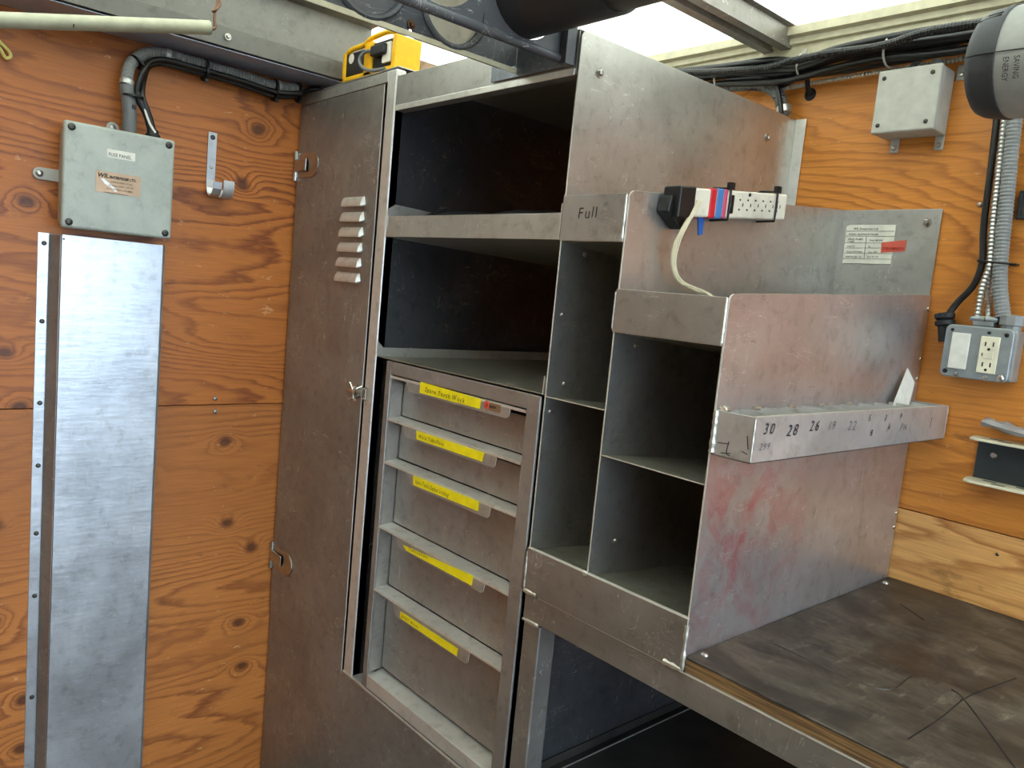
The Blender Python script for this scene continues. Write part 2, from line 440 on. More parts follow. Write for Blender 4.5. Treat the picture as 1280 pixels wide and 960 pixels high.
wb = struct('wall_back', B().box(-.012, XE, .012, .03, 0, ZR), 'ply_dull')
obj('plywood_sheet', B().box(0, XE, 0, .012, 1.0915, 2.03), 'ply_b', wb, bevel=.0012)
obj('plywood_sheet', B().box(0, XE, 0, .012, .001, 1.0895), 'ply_b2', wb, bevel=.0012)
struct('wall_front', B().box(-.03, XE, YO-.02, YO, 0, ZR), 'ply_dull')
for px, py in ((269, 498), (269, 514)):
    screw(bp(px, py, 'x', 0), (1, 0, 0), wl, .006)
screw(bp(210, 81, 'x', 0), (1, 0, 0), wl, .007, 'white_plastic'); screw(bp(361, 117, 'x', 0), (1, 0, 0), wl, .008, 'steel')
screw(bp(1206, 84, 'y', 0), (0, -1, 0), wb, .007); screw(bp(1225, 256, 'y', 0), (0, -1, 0), wb, .005)
obj('screw_hole', B().cyl(bp(1247, 693, 'y', -.0004), bp(1247, 693, 'y', .002), .0035, 10), 'rubber', wb)
obj('cable_hole', B().cyl(V((1.052, -.0006, 1.957)), V((1.052, .003, 1.957)), .014, 20), 'rubber', wb)
# roof rail along the back wall
struct('trim_1', B().sheet([(0, -.002, 2.030), (0, -.012, 2.030), (0, -.014, 2.066), (0, -.024, 2.068), (0, -.026, 2.080), (0, -.040, 2.083), (0, -.042, 2.099)], (XE, 0, 0), .002), 'cream_rail')
# header channel along the left wall
t2 = struct('trim_2', B().sheet([(.002, YO, 2.015), (.002, YO, 1.950), (.152, YO, 1.944), (.158, YO, 1.984), (.143, YO, 1.989), (.150, YO, 2.088), (.20, YO, 2.090), (.20, YO, 2.10)], (0, 1.60, 0), -.0025), 'alu_header')
obj('underside_sheen', B().box(.004, .142, YO, -.62, 1.9395, 1.942), 'rail_sheen', t2)  # pale blue colour stands in for light caught by the header's underside
hexbolt(bp(285, 46, 'x', .158), (1, 0, 0), t2, .006)
hexbolt(bp(20, -28, 'x', .158), (1, 0, 0), t2, .006)

# ------------------------------------------------------------------ storage cabinet: locker + shelf bay + base
cab = thing('storage_cabinet', 'tall bare aluminium storage cabinet with a narrow louvred locker door and open shelves', 'cabinet', (.5, -.36, 0))
obj('side_panel', B().box(.006, .009, FY+.012, -.003, .0, 1.915), 'alu_shaded', cab)
obj('divider_panel', B().box(.459, .462, FY+.002, -.003, .50, 1.905), 'alu_shaded', cab)
obj('back_sheet', B().box(.010, .458, -.0055, -.003, .05, 1.905), 'alu_shaded', cab)
obj('top_panel', B().prism([(.006, FY+.002, 1.914), (.462, FY+.002, 1.922), (.462, -.003, 1.922), (.006, -.003, 1.914)], (0, 0, .003)), 'alu', cab, bevel=.001)
obj('front_frame', B().box(.424, .462, FY-.001, FY+.024, .497, 1.9185), 'alu_bright', cab, bevel=.003)
obj('front_frame', B().prism([(.006, FY, 1.888), (.423, FY, 1.894), (.423, FY, 1.9185), (.006, FY, 1.913)], (0, .02, 0)), 'alu', cab, bevel=.002)
obj('base_panel', B().box(.006, 1.010, FY, FY+.004, .003, .497), 'alu_door', cab, bevel=.0006, cut='y')
obj('kick_base', B().box(.012, 1.005, FY+.006, -.01, .003, .49), 'alu_shaded', cab)
obj('edge_angle', B().box(.424, 1.012, FY-.0025, FY+.030, .4975, .503), 'alu_bright', cab, bevel=.0012)
# header, bay shelves
obj('header_panel', B().sheet([(.465, FY+.022, 1.826), (.465, FY, 1.828), (.465, FY, 1.902), (.465, FY+.03, 1.902)], (.557, 0, 0), -.0025), 'alu', cab, bevel=.0008)
obj('bay_light_block', B().box(.4635, 1.0225, FY+.031, -.004, 1.8995, 1.9020), 'alu', cab)  # unseen panel added to keep roof light out of the bay
obj('header_lip', B().box(.467, 1.020, FY-.003, FY-.0005, 1.826, 1.838), 'alu_bright', cab, bevel=.001)
def tray(z0, z1, zf, name, drop):
    b = B()
    b.sheet([(.466, FY+.003, z1), (.466, FY, z0), (.466, FY+.03, z0), (.466, -.02, z0-drop), (.466, -.02, z0-drop+.05)], (.554, 0, 0), .0022)
    o = obj(name, b, 'alu', cab, bevel=.0006); return o
tr = tray(1.551, 1.597, 0, 'shelf_tray', .02)
for x in (.4645, 1.0205):
    obj('end_lip', B().prism([(x-.0011, FY, 1.551), (x-.0011, FY, 1.612), (x-.0011, FY+.02, 1.625), (x-.0011, -.02, 1.60), (x-.0011, -.02, 1.531)], (.0022, 0, 0)), 'alu_bright', cab)
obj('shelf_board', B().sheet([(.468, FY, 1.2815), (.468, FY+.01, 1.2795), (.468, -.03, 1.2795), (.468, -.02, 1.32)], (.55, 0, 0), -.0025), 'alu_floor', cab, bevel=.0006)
obj('end_lip', B().prism([(1.0185, FY, 1.279), (1.0185, FY, 1.313), (1.0185, FY+.015, 1.300), (1.0185, -.03, 1.300), (1.0185, -.03, 1.279)], (.0022, 0, 0)), 'alu_bright', cab)
obj('end_lip', B().prism([(.4645, FY, 1.279), (.4645, FY, 1.315), (.4645, FY+.015, 1.300), (.4645, -.03, 1.300), (.4645, -.03, 1.279)], (.0022, 0, 0)), 'alu_bright', cab)
# door
DY = FY-.0035
door = obj('locker_door', B().prism([(.010, FY-.0005, .499), (.4175, FY-.0005, .493), (.4175, FY-.0005, 1.890), (.010, FY-.0005, 1.885)], (0, -.003, 0)), 'alu_door', cab, bevel=.0006, cut='y')
for k in range(6):
    z = 1.631-.0357*k; x0 = .270-.0018*k; x1 = x0+.103+.0022*k
    b = B(); n = 8; P = []
    for i in range(n+1):
        t = i/n; P.append((0, -.0105*math.sin(math.pi*min(1, t*1.15)/2.0 if t < .87 else math.pi/2)*(1), .0))
    prof = [(DY, z+.012), (DY-.004, z+.0095), (DY-.0085, z+.002), (DY-.0105, z-.008), (DY-.0095, z-.0115), (DY, z-.0115)]
    b.prism([(x0+.006, y, q) for y, q in prof], (x1-x0-.012, 0, 0))
    # tapered ends
    for xa, xb in ((x0+.006, x0), (x1-.006, x1)):
        a = [b.bm.verts.new((xa, y, q)) for y, q in prof]; c = b.bm.verts.new((xb, DY, z-.006))
        for i in range(len(a)-1): b.bm.faces.new((a[i], a[i+1], c))
    obj('louvre', b, 'alu_bright', door, smooth=True)
for z in (1.731, .663):
    b = B(); pts = [(.014, DY, z-.031), (.014, DY, z+.031), (.095, DY, z+.031)]
    pts += [(.095+.035*math.sin(t), DY, z+.031*math.cos(t)) for t in [math.pi*i/12 for i in range(1, 12)]]+[(.095, DY, z-.031)]
    b.prism(pts, (0, -.003, 0))
    h = obj('hinge_leaf', b, 'steel', door, bevel=.0008)
    for zk_ in (z+.016, z-.038): obj('hinge_knuckle', B().cyl((.008, DY-.004, zk_), (.008, DY-.004, zk_+.022), .0075, 14), 'chrome', cab, smooth=True)
    obj('hinge_barrel', B().prism([(.004, DY-.004, z-.0155), (.075, DY-.006, z-.0155), (.075, DY-.006, z+.0155), (.004, DY-.004, z+.0155)], (0, -.0045, 0)), 'steel', cab, bevel=.002)
# latch
zl = 1.187
obj('latch_body', B().lathe((.395, DY, zl), (0, -1, 0), [(0, .016), (.004, .016), (.009, .010), (.012, .006)], 18).tube([(.350, DY-.004, zl+.004), (.372, DY-.007, zl+.001), (.396, DY-.009, zl)], .0035, 8), 'chrome', door, smooth=True)
obj('latch_wing', B().tube([(.395, DY-.010, zl+.002), (.385, DY-.013, zl+.018), (.372, DY-.012, zl+.020)], .003, 8).tube([(.396, DY-.010, zl-.002), (.392, DY-.013, zl-.018), (.380, DY-.012, zl-.020)], .003, 8), 'chrome', door, smooth=True)
obj('latch_hasp', B().tube([(.413, DY-.003, zl-.010), (.416, DY-.016, zl-.008), (.420, DY-.018, zl+.008), (.424, DY-.004, zl+.016)], .003, 8).tube([(.400, DY-.010, zl), (.410, DY-.016, zl-.016), (.418, DY-.016, zl-.016)], .0028, 8), 'chrome', cab, smooth=True)
obj('latch_keeper', B().sheet([(.430, FY-.0015, zl+.016), (.430, FY-.010, zl+.012), (.430, FY-.010, zl-.012), (.430, FY-.0015, zl-.016)], (.014, 0, 0), .002), 'chrome', cab, bevel=.0006)

# black pouch shape that fills in the upper tray's shadowed recess
b = B(); pts = []
n = 24
for i in range(n):
    t = i/(n-1); x = .485+.51*t
    pts.append((x, FY+.030, 1.606+.010*math.sin(3*t+.4)+.003*math.sin(17*t)))
prof = [(x, y, z) for x, y, z in pts]
R = []
for i, (x, y, z) in enumerate(prof):
    e = .35+.65*min(1, 6*min(i/(n-1), 1-i/(n-1)))
    R.append([b.bm.verts.new((x, FY+.090+.075*e*math.cos(a), 1.588+(.026*e+.003*math.sin(9*i/n))*math.sin(a)+.002*math.sin(i*.9))) for a in [2*math.pi*k/12 for k in range(12)]])
for j in range(n-1):
    for i in range(12): b.bm.faces.new((R[j][i], R[j][(i+1) % 12], R[j+1][(i+1) % 12], R[j+1][i]))
b.bm.faces.new(R[0][::-1]); b.bm.faces.new(R[-1])
tag(obj('shade_filler', b, 'black_plastic', smooth=True), 'long black pouch-shaped filler for the shadow in the upper shelf tray of the cabinet', 'shade filler')

# ------------------------------------------------------------------ drawer cabinet
dc = thing('drawer_cabinet', 'bare metal five-drawer cabinet with yellow handwritten tape labels', 'drawer unit', (.766, -.36, .504))
x0, x1 = .512, 1.0175; zt = 1.2755
obj('side_panel', B().box(x0, x0+.002, FY+.003, -.05, .505, zt), 'alu_shaded', dc)
obj('side_panel', B().box(x1-.002, x1, FY+.003, -.05, .505, zt), 'alu_shaded', dc)
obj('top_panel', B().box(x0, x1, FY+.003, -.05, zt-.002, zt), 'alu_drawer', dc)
obj('back_panel', B().box(x0+.003, x1-.003, -.054, -.051, .506, zt-.003), 'alu_shaded', dc)
b = B().box(x0, x0+.019, FY-.002, FY+.018, .505, zt); obj('frame_stile', b, 'alu_drawer', dc, bevel=.002)
obj('frame_stile', B().box(x1-.034, x1, FY-.002, FY+.018, .505, zt), 'alu_drawer', dc, bevel=.002)
obj('top_rail', B().box(x0+.0195, x1-.0345, FY-.002, FY+.018, 1.2475, zt), 'alu_drawer', dc, bevel=.0015)
obj('bottom_sill', B().sheet([(x0+.0195, FY-.002, .507), (x0+.0195, FY-.002, .538), (x0+.0195, FY+.045, .545)], (x1-x0-.054, 0, 0), -.003), 'alu_bright', dc, bevel=.001)
for z in (1.18, 1.10, 1.0, .92, .80, .70, .62):
    obj('runner_mark', B().box(x0+.0188, x0+.0196, FY+.002, FY+.040, z, z+.0015), 'steel_dark', dc)
obj('inner_stile', B().box(x0+.0192, x0+.0212, FY+.002, FY+.060, .546, 1.245), 'alu_panel', dc)
zh = [1.244, 1.1474, 1.0487, .898, .7481, .545]
txt = ['Spare Torch Work', 'Weld Tabs,Files', 'Spare Tools,Gasket Locking', ' Tools Lighters', 'RIVET  Rivets']
xa, xb = x0+.024, x1-.037
tp = [((526, 477), (602, 499), (600, 511), (525, 491)), ((521, 538), (606, 566), (603, 577), (521, 549)), ((517, 594), (599, 627), (598, 639), (517, 606)), ((504, 681), (592, 720), (590, 732), (508, 688)), ((501, 764), (573, 811), (571, 820), (500, 772))]
for k in range(5):
    zt_, zb_ = zh[k], zh[k+1]+.006
    dr = obj('drawer', B().box(xa, xb, FY+.034, FY+.037, zb_, zt_-.018), 'alu_drawer', dc, bevel=.001)
    obj('drawer_box', B().box(xa+.002, xb-.002, FY+.038, -.07, zb_+.002, zt_-.03), 'alu_shaded', dr)
    # pull lip: a folded strip running the whole width, with a deeper tab in the middle
    yl = FY-.001
    obj('pull_lip', B().sheet([(xa-.004, FY+.034, zt_+.004), (xa-.004, yl, zt_+.0005), (xa-.004, yl-.0005, zt_-.0050)], (xb-xa+.006, 0, 0), .002), 'alu_bright', dr, bevel=.0006)
    q = [bp(*p, 'y', yl-.001) for p in tp[k]]
    tx0 = q[0].x-.045 if k in (0, 1) else q[0].x-.02
    tx1 = q[1].x+(.085 if k == 0 else .035)
    zb = min(p.z for p in q)-.004
    obj('pull_tab', B().prism([(tx0-.012, yl-.001, zt_-.0042), (tx0-.004, yl-.001, zb+.008), (tx0+.004, yl-.001, zb), (tx1-.010, yl-.001, zb), (tx1-.003, yl-.001, zb+.005), (tx1, yl-.001, zt_-.0042)], (0, .002, 0)), 'alu', dr, bevel=.0004, cut='y')
    # yellow tape with handwriting
    if k == 3: q = q[:1]+[q[1], q[2], q[3]]
    tape = B().prism([p+V((0, -.0012, 0)) for p in q], (0, .0006, 0))
    obj('tape_label', tape, 'yellow_tape', dr, label='yellow tape label with handwriting')
    rv = q[1]-q[0]; L = rv.length; hh = (q[0]-q[3]).length
    text(txt[k], hh*.62, q[3]+rv.normalized()*(.008 if k else .020)+V((0, -.0022, hh*.28)), rv, (0, 0, 1), 'ink' if k == 0 else 'ink_brown', dr, 'handwriting', shear=.15, jit=.10, squeeze=(.66 if k == 2 else .95))
# maker's badge on the top drawer
dr0 = [o for o in dc.children if o.name.startswith('drawer')][0]
c0 = bp(608, 506, 'y', FY-.0036)
obj('badge_dot', B().cyl(c0, c0+V((0, .001, 0)), .0085, 18), 'red_label', dr0)
obj('badge_leaf', B().prism([c0+V((dx, -.0008, dz)) for dx, dz in ((-.004, -.003), (0, -.0055), (.003, -.002), (.005, .001), (.001, .005), (-.002, .002))], (0, .0006, 0)), 'red_ink', dr0)
obj('badge_plate', B().box(c0.x+.008, c0.x+.040, FY-.0030, FY-.0024, c0.z-.009, c0.z+.006), 'gold_foil', dr0)
text('Bottri', .0085, (c0.x+.0085, FY-.0032, c0.z-.003), (1, 0, 0), (0, 0, 1), 'ink', dr0, 'badge_lettering', bold=.0002)

# ------------------------------------------------------------------ bin organizer
X0, X1, X2 = 1.0253, 1.1675, 1.3725
org = thing('bin_organizer', 'stepped bare aluminium bin organizer with tall divider panels and open cubbies', 'shelf unit', (1.2, -.36, .919))
T = .003
FL = FY
def panel(x, zf, zk, name, mat, label=None, zb=.9195):
    r = .02; pts = [(x, FL, zb), (x, FL, zf-r*.5), (x, FL+.004, zf-.003), (x, FL+r*.5, zf), (x, -.004, zk), (x, -.004, zb)]
    return obj(name, B().prism(pts, (T, 0, 0)), mat, org, bevel=.0004, label=label, cut='x')
p0 = panel(X0, 1.8995, 1.9034, 'divider_panel', 'alu_panel', 'tallest divider panel, bolted at its top corners')
p1 = panel(X1, 1.631, 1.699, 'divider_panel', 'alu_panel')
p2 = panel(X2, 1.4803, 1.5282, 'divider_panel', 'alu_red', 'outer panel smeared with red paint')
obj('wall_flange', B().box(X0+T, 1.054, -.0055, -.003, 1.0, 1.903), 'alu_bright', org, bevel=.0006)
fl1 = obj('wall_flange', B().box(X1+T, X2-.0005, -.0055, -.003, 1.0, 1.698), 'alu', org, bevel=.0006)
hexbolt(bp(750, 91, 'x', X0+T), (1, 0, 0), p0, .007); hexbolt(bp(959, 172, 'x', X0+T), (1, 0, 0), p0, .007)
hexbolt(bp(1158, 278, 'y', -.0058), (0, -1, 0), fl1, .008)
# lips, shelves (they drop to the back)
DS = .095
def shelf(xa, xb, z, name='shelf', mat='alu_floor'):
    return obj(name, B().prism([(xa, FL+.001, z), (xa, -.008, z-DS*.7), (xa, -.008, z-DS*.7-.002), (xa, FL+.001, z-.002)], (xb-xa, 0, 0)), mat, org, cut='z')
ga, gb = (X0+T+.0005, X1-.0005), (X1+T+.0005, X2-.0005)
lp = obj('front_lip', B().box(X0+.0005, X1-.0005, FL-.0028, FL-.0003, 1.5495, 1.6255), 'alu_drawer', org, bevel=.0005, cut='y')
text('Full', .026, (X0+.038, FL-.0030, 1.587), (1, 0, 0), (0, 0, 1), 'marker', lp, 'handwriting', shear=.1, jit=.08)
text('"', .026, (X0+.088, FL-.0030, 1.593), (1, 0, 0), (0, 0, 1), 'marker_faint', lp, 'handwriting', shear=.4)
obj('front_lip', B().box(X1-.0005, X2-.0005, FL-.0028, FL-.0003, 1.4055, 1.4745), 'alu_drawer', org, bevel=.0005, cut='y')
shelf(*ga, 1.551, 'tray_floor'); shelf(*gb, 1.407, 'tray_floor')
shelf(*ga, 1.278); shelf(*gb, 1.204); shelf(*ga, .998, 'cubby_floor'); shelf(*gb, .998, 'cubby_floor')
led = obj('base_lip', B().sheet([(X0-.001, FL-.0005, .9195), (X0-.001, FL-.0005, .9985), (X0-.001, FL+.004, .9995)], (X2-X0+.004, 0, 0), .0028), 'alu_door', org, bevel=.0005, cut='y')
e = .0015
weld((X0-.001, FL-e, .925), (X0-.001, FL-e, .996), org); weld((X2+.002, FL-e, .922), (X2+.002, FL-e, .992), org)
weld((X0, FL-e-.001, .9215), (X0+.035, FL-e-.001, .9215), org, .004); weld((X2-.03, FL-e-.001, .9215), (X2+.002, FL-e-.001, .9215), org, .0045)
weld((X1-.004, FL-.001, .9995), (X1+.006, FL-.001, .9995), org, .004)
weld((X1-.002, FL-e, 1.555), (X1-.002, FL-e, 1.625), org, .0022); weld((X2-.001, FL-e, 1.41), (X2-.001, FL-e, 1.474), org, .0025)
weld((X1-.002, FL-e, 1.41), (X1-.002, FL-e, 1.47), org, .0018)
for px, py, x in ((703, 394, X0), (705, 480, X0), (688, 515, X0), (795, 432, X1), (769, 676, X1), (731, 318, X0)):
    screw(bp(px, py, 'x', x+T), (1, 0, 0), org, .005, 'steel', 'rivet')
for z in (1.08, 1.05, 1.36, 1.40, 1.50):
    screw((X2+T*.5, -.010, z), (1, 0, 0), org, .005, 'chrome', 'rivet')
# divided tray on the outer panel
TX0, TX1, TZ0, TZ1, TY0, TY1 = X2+T+.0005, 1.440, 1.249, 1.3145, FL+.002, -.006
trb = B().box(TX0, TX1, TY0, TY1, TZ0, TZ0+.002).box(TX1-.002, TX1, TY0, TY1, TZ0, TZ1).box(TX0, TX1, TY0, TY0+.002, TZ0, TZ1).box(TX0, TX1, TY1-.002, TY1, TZ0, TZ1).box(TX0, TX0+.0015, TY0, TY1, TZ0, TZ1-.002)
obj('tray_rim', B().box(TX1-.0022, TX1+.0002, TY0, TY1, TZ1+.0001, TZ1+.0012), 'cut_edge', org)
tray_o = obj('divided_tray', trb, 'alu_tray', org, bevel=.0005, label='narrow divided tray with marker numbers along its side')
for y in (-.649, -.581, -.521, -.463, -.399, -.332, -.261, -.196, -.133, -.063):
    obj('divider', B().box(TX0+.0015, TX1-.002, y-.001, y+.001, TZ0+.002, TZ1+.0005), 'alu_bright', tray_o, cut='y')
for y in (-.69, -.60, -.50, -.37, -.40, -.30):
    weld((TX0+.002, y-.012, TZ1), (TX0+.002, y+.008, TZ1), org, .003)
weld((TX0, TY0-.001, TZ0+.004), (TX0, TY0-.001, TZ1), org, .004); weld((TX0+.001, TY0+.002, TZ1), (TX0+.001, TY0+.03, TZ1), org, .005)
weld((TX1-.001, TY0, TZ0+.003), (TX1-.001, TY0, TZ1), org, .0016); weld((TX1-.001, TY1-.001, TZ0+.003), (TX1-.001, TY1-.001, TZ1), org, .002)
for s_, px, py, sz, m in (('30', 953, 543, .023, 'marker'), ('28', 982, 545, .025, 'marker'), ('26', 1011, 539, .023, 'marker'), ('19', 1034, 537, .020, 'marker_faint'), ('22', 1059, 538, .022, 'marker_faint'), ('5', 1085, 526, .015, 'marker'), ('8', 1087, 545, .015, 'marker'), ('3', 1105, 526, .015, 'marker'), ('4', 1109, 538, .015, 'marker'), ('/', 1107, 541, .024, 'marker_faint'), ('9', 1124, 524, .015, 'marker'), ('/', 1124, 539, .020, 'marker'), ('16', 1128, 537, .013, 'marker'), ('299', 948, 563, .014, 'marker_faint'), ('l', 1161, 535, .03, 'marker_faint')):
    p = bp(px, py, 'x', TX1+.0006)
    text(s_, sz, p, (0, 1, 0), (0, 0, 1), m, tray_o, 'marker_number', shear=.25, jit=.06, squeeze=1.1)
for pts in (((897, 553), (911, 555)), ((911, 552), (908, 566), (912, 570)), ((901, 566), (913, 567)), ((934, 545), (935, 562)), ((927, 564), (934, 568))):
    obj('marker_scribble', B().tube([bp(a, c, 'y', TY0-.0004) for a, c in pts], .0007, 5), 'marker', tray_o)
# inspection label and red sticker on the wall flange
q = [bp(a, c, 'y', -.0063) for a, c in ((1058, 283), (1063, 281), (1120, 281), (1113, 331), (1053, 329))]
obj('paper_label', B().prism(q, (0, .0006, 0)), 'paper', fl1, label='white printed form label')
yl_ = -.0066
for s_, px, py, sz, sq in (('WIL Enterprises Ltd', 1067, 287.5, .0075, .85), ('MODEL ALUMINUM FRAME', 1061, 294, .0055, .95), ('SERIAL 09-4892', 1060, 300, .0055, .9), ('1100880', 1059, 302.8, .005, .9), ('Date 08/2008', 1087, 301.5, .0055, .9), ('VOLT 9', 1058.5, 309, .0055, .9), ('Kg', 1085, 309, .005, .9), ('Rating GVWR 0642', 1058, 315.5, .005, .85), ('Type 2005', 1085, 316, .005, .9), ('WIDTH 225 / 32', 1057, 322, .0055, .9), ('Tare 97 / 03', 1083, 322, .0055, .9)):
    text(s_, sz, bp(px, py, 'y', yl_), (1, 0, 0), (0, 0, 1), 'ink', fl1, 'label_print', squeeze=sq)
for (a, c), (d, f) in (((1058, 289), (1118, 289)), ((1057, 295), (1118, 295.5)), ((1056, 303.5), (1116, 304)), ((1056, 310), (1116, 310)), ((1055, 316.5), (1115, 317)), ((1054, 323), (1114, 324)), ((1083, 295), (1080, 323)), ((1054, 329), (1113, 330.5))):
    obj('label_rule', B().tube([bp(a, c, 'y', yl_), bp(d, f, 'y', yl_)], .0004, 4, smooth=False), 'ink', fl1)
q = [bp(a, c, 'y', -.0070) for a, c in ((1102, 303), (1133, 300), (1131, 314), (1101, 316))]
obj('red_sticker', B().prism(q, (0, .0006, 0)), 'red_label', fl1, label='small red sticker')
text('OVER DIMENSION', .0085, bp(1103, 312.5, 'y', -.0073), (1, 0, .02), (0, 0, 1), 'red_ink', fl1, 'sticker_print', squeeze=.62, bold=.0002)
# white card standing in the tray
cq = [bp(1114, 504, 'x', 1.392)+V((.002, 0, -.04)), bp(1131, 503, 'x', 1.392)+V((.002, .005, -.045)), bp(1143, 478, 'x', 1.386), bp(1134, 460, 'x', 1.384)]
cq[0].y -= .02
tag(obj('card', B().prism(cq, (.0008, 0, 0)), 'white_plastic'), 'small white pointed card standing in the divided tray against the panel', 'card')

# ------------------------------------------------------------------ power strip
ps = thing('power_strip', 'grubby white power strip tied to a divider panel, wrapped in red and blue tape', 'power strip', (1.19, -.45, 1.60))
PX0, PX1 = X1+T+.001, 1.205
def sl(y): return 1.6245+(y+.62)*.116      # strip axis follows the panel's sloping top edge
def seg(name, ya, yb, mat, g=0, h=.0235, parent=ps, bev=.003, x1=PX1, **k):
    return obj(name, B().prism([(PX0-(.0 if g <= 0 else 0), ya, sl(ya)-h-g), (PX0, yb, sl(yb)-h-g), (PX0, yb, sl(yb)+h+g), (PX0, ya, sl(ya)+h+g)], (x1-PX0+g, 0, 0)), mat, parent, bevel=bev, **k)
body = seg('strip_body', -.5925, -.300, 'strip_white')
seg('tape_wrap', -.628, -.585, 'black_plastic', .0015, .024, label='black tape end')
seg('tape_wrap', -.545, -.526, 'red_tape', .0015, label='red tape band'); seg('tape_wrap', -.5255, -.507, 'blue_tape', .002, label='blue tape band'); seg('tape_wrap', -.5065, -.494, 'pink_tape', .0015, label='pink tape band')
seg('end_block', -.490, -.472, 'black_plastic', .001, .016)
obj('cord_flap', B().prism([(PX0, -.640, sl(-.62)-.018), (PX0, -.600, sl(-.60)-.045), (PX0, -.585, sl(-.59)-.02), (PX0, -.605, sl(-.61)+.01), (PX0, -.635, sl(-.63)+.01)], (.024, 0, 0)), 'black_plastic', ps, bevel=.002)
for k in range(6):
    y = -.455+k*.0245
    for dz in (-.0085, .0085):
        obj('socket_slot', B().box(PX1-.0004, PX1+.0004, y-.0022, y+.0022, sl(y)+dz-.0014, sl(y)+dz+.0014), 'black_plastic', body)
    obj('socket_slot', B().box(PX1-.0004, PX1+.0004, y+.009, y+.011, sl(y+.01)-.003, sl(y+.01)+.003), 'black_plastic', body)
obj('reset_button', B().cyl((PX1-.001, -.428, sl(-.428)+.018), (PX1+.002, -.428, sl(-.428)+.018), .003, 10), 'black_plastic', body)
for y in (-.489, -.339):
    h = .0265; zc = sl(y); x1_ = PX1+.002
    obj('zip_tie', B().tube([(X1-.002, y, zc-h), (PX0, y, zc-h-.001), (x1_, y, zc-h), (x1_+.001, y, zc), (x1_, y, zc+h), (PX0, y, zc+h+.002), (X1-.002, y, zc+h)], .0022, 6, smooth=False).box(PX1-.004, PX1+.006, y-.005, y+.005, zc+h-.002, zc+h+.010), 'tie_black', ps)
obj('pull_tag', B().prism([(PX1-.01, -.560, sl(-.55)-.024), (PX1-.01, -.542, sl(-.55)-.024), (PX1-.008, -.545, sl(-.55)-.052), (PX1-.008, -.556, sl(-.55)-.054)], (.002, 0, 0)), 'blue', ps)
for k in range(3):
    o = .0035*(k-1)
    pts = [(PX1+.002, -.575+o, 1.632), bp(855, 285, 'x', 1.203)+V((0, o, 0)), bp(845, 308, 'x', 1.197)+V((0, o*1.4, 0)), bp(842, 332, 'x', 1.192)+V((0, o*1.2, 0)), bp(851, 350, 'x', 1.192)+V((0, o, -abs(o))), bp(868, 361, 'x', 1.194)+V((0, o, -o*.6)), bp(892, 370, 'x', 1.20)+V((0, o, -.004)), V((1.22, -.42+o, 1.405+.01))]
    obj('flex_cord', B().tube(pts, .0024, 8), 'wire_cream', ps, smooth=True)

# ------------------------------------------------------------------ workbench
wbn = thing('workbench', 'aluminium-framed workbench with a scuffed black wooden top', 'workbench', (1.8, -.36, 0))
BX = 2.75
obj('front_beam', B().sheet([(X0+.002, FY+.05, .868), (X0+.002, FY, .870), (X0+.002, FY, .9165), (X0+.002, FY+.05, .9165)], (BX-X0, 0, 0), -.003), 'alu_door', wbn, bevel=.0015)
obj('beam_edge', B().box(X0+.035, BX, FY-.0015, FY+.003, .9168, .9188), 'alu_bright', wbn, bevel=.0008)
obj('rear_beam', B().box(X0+.01, BX, -.05, -.004, .868, .9165), 'alu_shaded', wbn)
for x in (X0+.004, BX-.05):
    obj('leg', B().sheet([(x, FY+.05, 0.002), (x, FY+.001, .002), (x+.045, FY+.001, .002)], (0, 0, .864), .003) if 0 else B().box(x, x+.042, FY+.001, FY+.045, .001, .866), 'alu_door', wbn, bevel=.003)
    obj('leg', B().box(x, x+.042, -.05, -.006, .001, .866), 'alu_shaded', wbn, bevel=.003)
weld((X0+.003, FY-.001, .868), (X0+.046, FY-.001, .868), wbn, .0035)
obj('end_panel', B().box(X0+.014, X0+.017, FY+.047, -.052, .02, .866), 'alu_shaded', wbn)
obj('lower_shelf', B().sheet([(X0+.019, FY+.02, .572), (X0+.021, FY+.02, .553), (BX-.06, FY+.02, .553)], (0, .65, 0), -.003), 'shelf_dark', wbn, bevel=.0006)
obj('shelf_seam', B().box(X0+.04, X0+.0425, FY+.03, -.06, .5565, .558), 'alu_tray', wbn)
top = obj('worktop_board', B().box(X2+.0045, BX, FY+.002, -.003, .9190, .9395), 'wood_edge', wbn, bevel=.0008)
obj('worktop_sheet', B().box(X2+.0045, BX, FY+.0005, -.003, .9398, .9430), 'bench_black', wbn, bevel=.0012)
for px, py in ((881, 819), (1107, 729)):
    screw(bp(px, py, 'z', .943), (0, 0, 1), wbn, .006)
# long knife cuts in the worktop
for pts in (((1190, 862), (1208, 878), (1280, 975)), ((1135, 924), (1175, 898), (1212, 870), (1270, 848)), ((968, 805), (1095, 860), (1140, 845)), ((1125, 755), (1155, 775))):
    obj('cut_mark', B().tube([bp(a, c, 'z', .9431) for a, c in pts], .0011, 5), 'rubber' if pts[0][0] != 968 else 'steel_dark', wbn)

